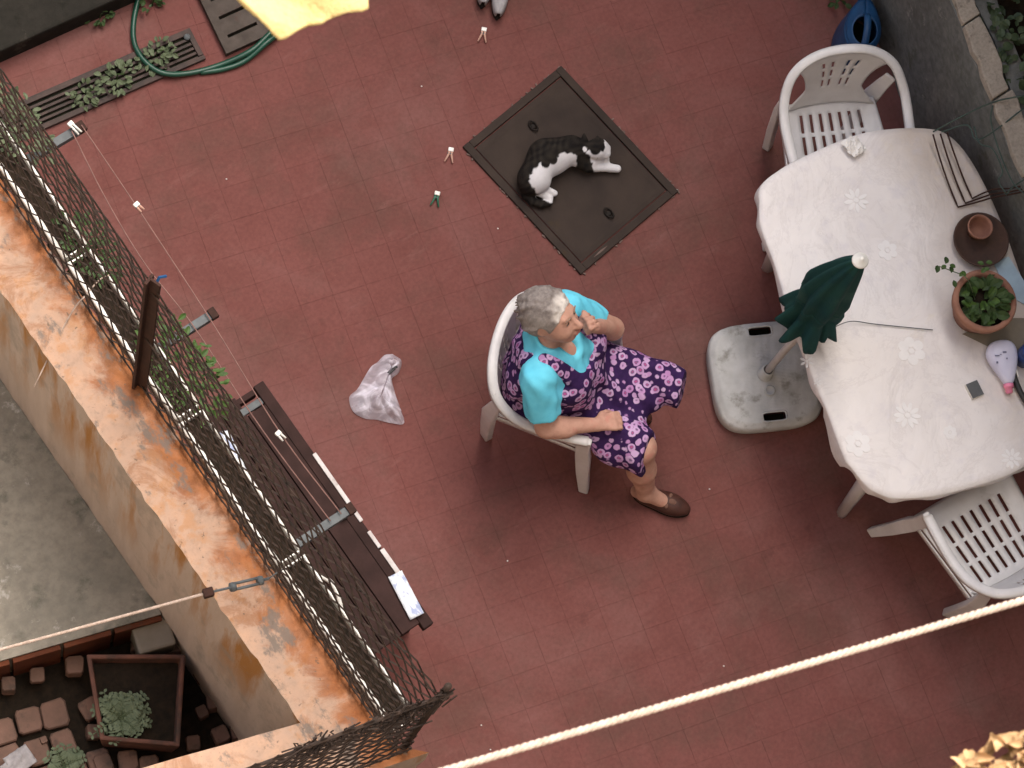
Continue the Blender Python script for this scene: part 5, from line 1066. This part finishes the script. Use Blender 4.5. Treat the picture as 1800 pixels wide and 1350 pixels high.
for sg in (-1, 1):
    S2 = SDF(np.array(hd(.092, sg * .031, 0)) - .03, np.array(hd(.092, sg * .031, 0)) + .03, .0022); S2.ell(hd(.091, sg * .031, -.001), (.0045, .012, .0042), .001, axes=HAX); sdf_obj('eye', S2, 'eye', WO, wf, 1)
    S2 = SDF(np.array(hd(.1, sg * .032, .022)) - .04, np.array(hd(.1, sg * .032, .022)) + .04, .0024); S2.cone(hd(.101, sg * .016, .022), hd(.093, sg * .048, .024), .0042, .003, .001); sdf_obj('eyebrow', S2, 'brow', WO, wf, 1)
S2 = SDF(np.array(hd(.11, 0, -.069)) - .035, np.array(hd(.11, 0, -.069)) + .035, .0022); S2.cone(hd(.1105, -.017, -.069), hd(.1125, 0, -.069), .0042, .0052, .002); S2.cone(hd(.1125, 0, -.069), hd(.1105, .017, -.069), .0052, .0042, .002); sdf_obj('mouth', S2, 'lip_skin', WO, wf, 1)
# hair: short, brushed back, with soft tufts
S = SDF(np.array(HD) - .17, np.array(HD) + .17, .0045)
S.ell(hd(-.016, 0, .018), (.108, .091, .108), .02, axes=HAX); S.ell(hd(-.055, 0, -.03), (.070, .076, .075), .03, axes=HAX)
for k in range(70):
    rr = random.Random(k); th = rr.uniform(0, 2 * pi); ph = math.acos(rr.uniform(-.45, 1)); v = np.array([cos(th) * sin(ph), sin(th) * sin(ph), cos(ph)])
    c = hd(-.016 + v[0] * .108, v[1] * .091, .018 + v[2] * .108); t_ = hd(-.016 + v[0] * .108 - .022, v[1] * .093, .018 + v[2] * .106 - .012); S.cone(c, t_, .0062, .004, .012)
S.ell(hd(.115, 0, -.045), (.095, .115, .088), .014, 'sub', axes=HAX); S.ell(hd(.125, 0, .02), (.055, .09, .05), .02, 'sub', axes=HAX)
for sg in (-1, 1): S.ell(hd(.0, sg * .088, -.028), (.022, .022, .033), .008, 'sub', axes=HAX)
S.ell(hd(-.01, 0, -.14), (.12, .14, .075), .01, 'sub', axes=HAX)
def tint(p):
    q = p - np.array(HD); f = q @ hf; l = np.abs(q @ hl); u = q @ hu
    w = np.clip((f - .040 + .006 * np.sin(l * 160) + .008 * np.sin(u * 130 + 1)) / .03, 0, 1); w = np.maximum(w, .22 * np.clip((l - .07) / .02, 0, 1)); return np.repeat(w[:, None], 4, 1)
sdf_obj('hair', S, 'hair', WO, wf, 1, {'tint': tint})
# blouse with short full sleeves and a folded collar
S = SDF((-.32, -.40, .50), (.34, .40, 1.07), .0062)
S.ell((.015, 0, .68), (.165, .20, .15), .05, inf=-.004); S.ell((-.05, 0, .82), (.135, .185, .16), .05, inf=.004); S.ell((.045, -.085, .80), (.085,) * 3, .05, inf=.002); S.ell((.055, .085, .80), (.085,) * 3, .05, inf=.002); S.cone((-.09, -.125, .925), (-.07, .125, .92), .062, .062, .05, inf=.006)
e1 = tuple(np.array(RS) * .36 + np.array(RE) * .64 + np.array((0, -.004, .0))); S.cone(RS, e1, .072, .074, .03); e2 = tuple(np.array(LS) * .42 + np.array(LE) * .58); S.cone(LS, e2, .070, .070, .03)
for a, b in ((RS, RE), (LS, LE)):                               # open the sleeve ends
    a = np.array(a); b = np.array(b); t_ = (b - a) / np.linalg.norm(b - a); q = a * .34 + b * .66 if a[1] < 0 else a * .40 + b * .60; S.ell(tuple(q + t_ * .09), (.09, .14, .14), .006, 'sub', axes=(t_, np.cross(t_, (1, 0, .01)), np.cross(t_, np.cross(t_, (1, 0, .01)))))
S.cone((-.11, 0, .95), (-.10, .005, 1.005), .082, .074, .03)                    # collar stand
S.ell((-.065, -.055, .955), (.075, .05, .022), .02, axes=((.7, -.5, -.45), (.5, .8, 0), (.4, -.2, .85))); S.ell((-.055, .055, .955), (.075, .05, .022), .02, axes=((.7, .5, -.45), (-.5, .8, 0), (.4, .2, .85)))
S.ell((-.085, 0, 1.04), (.066, .062, .07), .012, 'sub'); S.ell((.03, 0, .985), (.085, .036, .055), .015, 'sub')
sl, X, Y, Z_ = S.win(S.lo, S.lo + S.n * S.h); S.D = (S.D + .0032 * np.sin(X * 48 + Z_ * 62 + 2.2 * np.sin(Y * 33)) + .0022 * np.sin(Y * 95 - Z_ * 70 + X * 25)).astype(np.float32)
sdf_obj('blouse', S, 'blouse', WO, wf, 2)
# dress: pinafore with broad straps and a full skirt over the knees
S = SDF((-.34, -.42, .36), (.62, .42, 1.02), .0064)
torso(S, .013)
S.cone((-.0, -.115, .535), (.50, -.178, .50), .105, .083, .06); S.cone((0, .115, .535), (.545, .125, .525), .108, .080, .06)
S.cone((.05, 0, .535), (.36, -.02, .49), .115, .075, .08); S.ell((-.135, 0, .76), (.075, .215, .17), .05); S.ell((.12, 0, .57), (.16, .19, .085), .06); S.ell((-.02, 0, .47), (.2, .235, .075), .03)
S.cone((.30, -.17, .47), (.50, -.185, .445), .085, .075, .05); S.cone((.30, .14, .47), (.53, .13, .46), .08, .07, .05)
sl, X, Y, Z_ = S.win(S.lo, S.lo + S.n * S.h); A = S.D
fold_ = .0075 * np.sin(Y * 42 + X * 12 + 2 * np.sin(X * 9)) * np.clip((X - .0) / .25, 0, 1) + .0055 * np.sin(X * 38 + Y * 30 + Z_ * 24 + 2 * np.sin(Y * 17))
A = A + fold_.astype(np.float32)
aY = np.abs(Y)
strap = np.maximum(aY - .135, .070 - aY) + 0 * X + 0 * Z_                        # inside the strap band < 0
front = np.where(X > -.06, Z_ - (.845 + .62 * aY), Z_ - (.93 + .10 * aY)); side_ = np.maximum(Z_ - .80, -1) + 0 * X
low = np.where(aY < .10, np.minimum(front, np.maximum(Z_ - .86 - .5 * aY, front)), front) + 0 * X
allow = np.where(aY > .135, Z_ - (.865 + .9 * np.maximum(0, .16 - aY)), np.where(aY < .070, front, np.minimum(front, strap))).astype(np.float32)
A = np.maximum(A, allow)
hemr = (X - .475) * .96 + (Y + .165) * -.10 + (Z_ - .48) * .30; heml = (X - .535) * .98 + (Z_ - .5) * .2
A = np.maximum(A, np.where(Y < -.03, hemr, heml).astype(np.float32)); S.D = A.astype(np.float32)
sdf_obj('dress', S, 'dress', WO, wf, 4)
# shoes
for (a, t_, nm) in (((.512, -.214), (.745, -.222), 1), ((.25, .095), (.48, .115), 2)):
    a = np.array([*a, 0.]); t_ = np.array([*t_, 0.]); d = (t_ - a); Ls = np.linalg.norm(d); d /= Ls; s_ = np.array([-d[1], d[0], 0])
    S = SDF(np.minimum(a, t_) - .08, np.maximum(a, t_) + np.array([.08, .08, .13]), .005)
    S.ell(tuple(a + d * .05 + np.array([0, 0, .045])), (.058, .036, .042), .02, axes=(d, s_, (0, 0, 1))); S.ell(tuple(a + d * Ls * .68 + np.array([0, 0, .036])), (.095, .046, .038), .03, axes=(d, s_, (0, 0, 1))); S.cone(tuple(a + d * .05 + np.array([0, 0, .03])), tuple(a + d * .17 + np.array([0, 0, .03])), .032, .036, .03)
    S.ell(tuple(a + d * .055 + np.array([0, 0, .10])), (.055, .030, .055), .008, 'sub', axes=(d, s_, (0, 0, 1))); o = sdf_obj('shoe', S, 'shoe', WO, wf, 1)
    Sx = SDF(np.minimum(a, t_) - .08, np.maximum(a, t_) + np.array([.08, .08, .05]), .005); Sx.ell(tuple(a + d * .06 + np.array([0, 0, .008])), (.066, .040, .012), .01, axes=(d, s_, (0, 0, 1))); Sx.ell(tuple(a + d * Ls * .66 + np.array([0, 0, .008])), (.105, .050, .012), .02, axes=(d, s_, (0, 0, 1))); Sx.cone(tuple(a + d * .06 + np.array([0, 0, .008])), tuple(a + d * .17 + np.array([0, 0, .008])), .012, .012, .02)
    so = sdf_obj('sole', Sx, 'sole', WO, wf, 1)
    Sb = SDF(tuple(a + d * .15 + np.array([-.05, -.05, .04])), tuple(a + d * .15 + np.array([.06, .06, .11])), .004); Sb.cone(tuple(a + d * .145 + s_ * -.03 + np.array([0, 0, .068])), tuple(a + d * .150 + s_ * .03 + np.array([0, 0, .068])), .008, .008, .004); Sb.ell(tuple(a + d * .165 + np.array([0, 0, .074])), (.018, .014, .008), .004, axes=(d, s_, (0, 0, 1))); sdf_obj('shoe_bow', Sb, 'shoetrim', WO, wf, 1)

# ================================================================== THE CAT
CZ = .016
def cp(px, py, z): q = at(px, py, z); return np.array([q.x, q.y, q.z + CZ])
CT = thing('cat', 'black and white cat lying curled on its side on the manhole cover', 'cat', at(985, 300, CZ))
S = SDF(cp(985, 300, 0) - np.array([.32, .32, .005]), cp(985, 300, 0) + np.array([.32, .32, .22]), .0046)
hip, bel, mid, sho, nck, head = cp(938, 312, .062), cp(955, 297, .06), cp(958, 277, .066), cp(1003, 266, .066), cp(1025, 268, .072), cp(1048, 264, .085)
S.cone(hip, mid, .070, .072, .03); S.cone(mid, sho, .073, .066, .03); S.cone(sho, nck, .056, .038, .012); S.ell(cp(935, 322, .06), (.062, .058, .058), .03); S.ell(cp(975, 288, .05), (.06, .05, .05), .03)
S.ell(head, (.049, .047, .042), .02); S.ell(cp(1062, 272, .075), (.027, .025, .021), .014); S.cone(cp(1056, 255, .095), cp(1066, 262, .08), .02, .016, .012)
for px, py in ((1026, 238), (1050, 243)):
    b = cp(px, py + 10, .10); t_ = cp(px - 1, py - 1, .112); S.cone(b, t_, .016, .005, .010)
S.cone(cp(1018, 285, .05), cp(1032, 296, .035), .032, .022, .02); S.cone(cp(1032, 296, .035), cp(1070, 297, .018), .024, .017, .012); S.cone(cp(1070, 297, .018), cp(1084, 299, .017), .019, .018, .01)   # reaching foreleg
S.cone(cp(1040, 288, .05), cp(1064, 280, .03), .018, .014, .012); S.cone(cp(1064, 282, .03), cp(1066, 296, .016), .014, .012, .008)
S.cone(cp(935, 318, .07), cp(952, 322, .06), .045, .034, .02); S.cone(cp(948, 326, .055), cp(938, 338, .035), .030, .018, .015); S.cone(cp(938, 336, .03), cp(966, 351, .018), .019, .014, .008); S.cone(cp(944, 330, .03), cp(956, 334, .02), .022, .018, .012); S.cone(cp(952, 331, .03), cp(974, 342, .022), .016, .014, .006)
tl_ = [cp(*q) for q in ((920, 330, .035), (924, 345, .022), (935, 356, .018), (950, 361, .018), (966, 359, .017))]
for a, b, r1, r2 in zip(tl_[:-1], tl_[1:], (.022, .019, .017, .016), (.019, .017, .016, .012)): S.cone(a, b, r1, r2, .012)
def img_of(P):
    q = P - np.array([0, 0, CAM_H]); zf = q @ _F; return np.stack([900 + (q @ _R) / zf * FPX * _r[0] + (q @ _U) / zf * FPX * _u[0], 675 + (q @ _R) / zf * FPX * _r[1] + (q @ _U) / zf * FPX * _u[1]], 1)
def coat(P):
    # white belly, legs, chest and muzzle; dark tabby elsewhere: patches as blobs in the cat's own space
    w = np.full(len(P), -1.)
    def blob(px, py, z, r): 
        nonlocal w
        w = np.maximum(w, 1 - np.linalg.norm(P[:, :2] - cp(px, py, z)[:2], axis=1) / r)
    for b in ((1000, 290, .07, .030), (988, 293, .07, .036), (975, 300, .08, .040), (960, 308, .09, .046), (948, 316, .09, .042), (940, 326, .07, .034), (945, 336, .05, .028), (955, 343, .03, .026), (966, 350, .025, .024), (960, 335, .04, .024), (973, 342, .025, .022), (1083, 299, .015, .040), (1064, 297, .02, .032), (1047, 297, .03, .024), (1066, 286, .03, .022), (1067, 246, .11, .019), (1069, 256, .11, .022), (1070, 266, .09, .022), (1066, 276, .08, .022), (1054, 282, .07, .020), (1042, 280, .08, .016), (1033, 274, .09, .013), (1026, 266, .10, .011)): blob(*b)
    w += .10 * np.sin(P[:, 0] * 140) * np.sin(P[:, 1] * 150 + P[:, 2] * 60) + .05 * np.sin(P[:, 0] * 260 + 3 * np.sin(P[:, 1] * 120)) * np.sin(P[:, 1] * 240)
    for b in ((1025, 291, .05, .030), (957, 291, .12, .020), (1046, 264, .12, .024), (969, 283, .12, .024)):
        w = np.minimum(w, np.linalg.norm(P[:, :2] - cp(*b[:3])[:2], axis=1) / b[3] - 1)
    t_ = np.clip(w * 7 + .5, 0, 1)[:, None]
    st = np.clip(.35 + .5 * np.sin(P[:, 0] * 61 + 5 * np.sin(P[:, 1] * 37) + P[:, 2] * 40) * np.sin(P[:, 1] * 53 + 4 * np.sin(P[:, 0] * 29) + P[:, 2] * 70), 0, 1)[:, None]
    dark = np.array([.007, .006, .006]) * (1 - st) + np.array([.030, .025, .020]) * st
    c = dark * (1 - t_) + np.array([.70, .69, .71]) * t_; return np.concatenate([c, np.ones((len(P), 1))], 1)
sdf_obj('body', S, 'fur', CT, None, 1, {'coat': coat})
for px, py in ((1066, 266), (1060, 262)):
    c = cp(px, py, .098 if px == 1060 else .088); S2 = SDF(c - .012, c + .012, .0016); S2.ell(c, (.005, .005, .004), .001); sdf_obj('eye', S2, 'eye', CT, None, 1)
c = cp(1070, 273, .078); S2 = SDF(c - .012, c + .012, .0016); S2.ell(c, (.0055, .0055, .004), .001); sdf_obj('nose', S2, 'lip_skin', CT, None, 1)
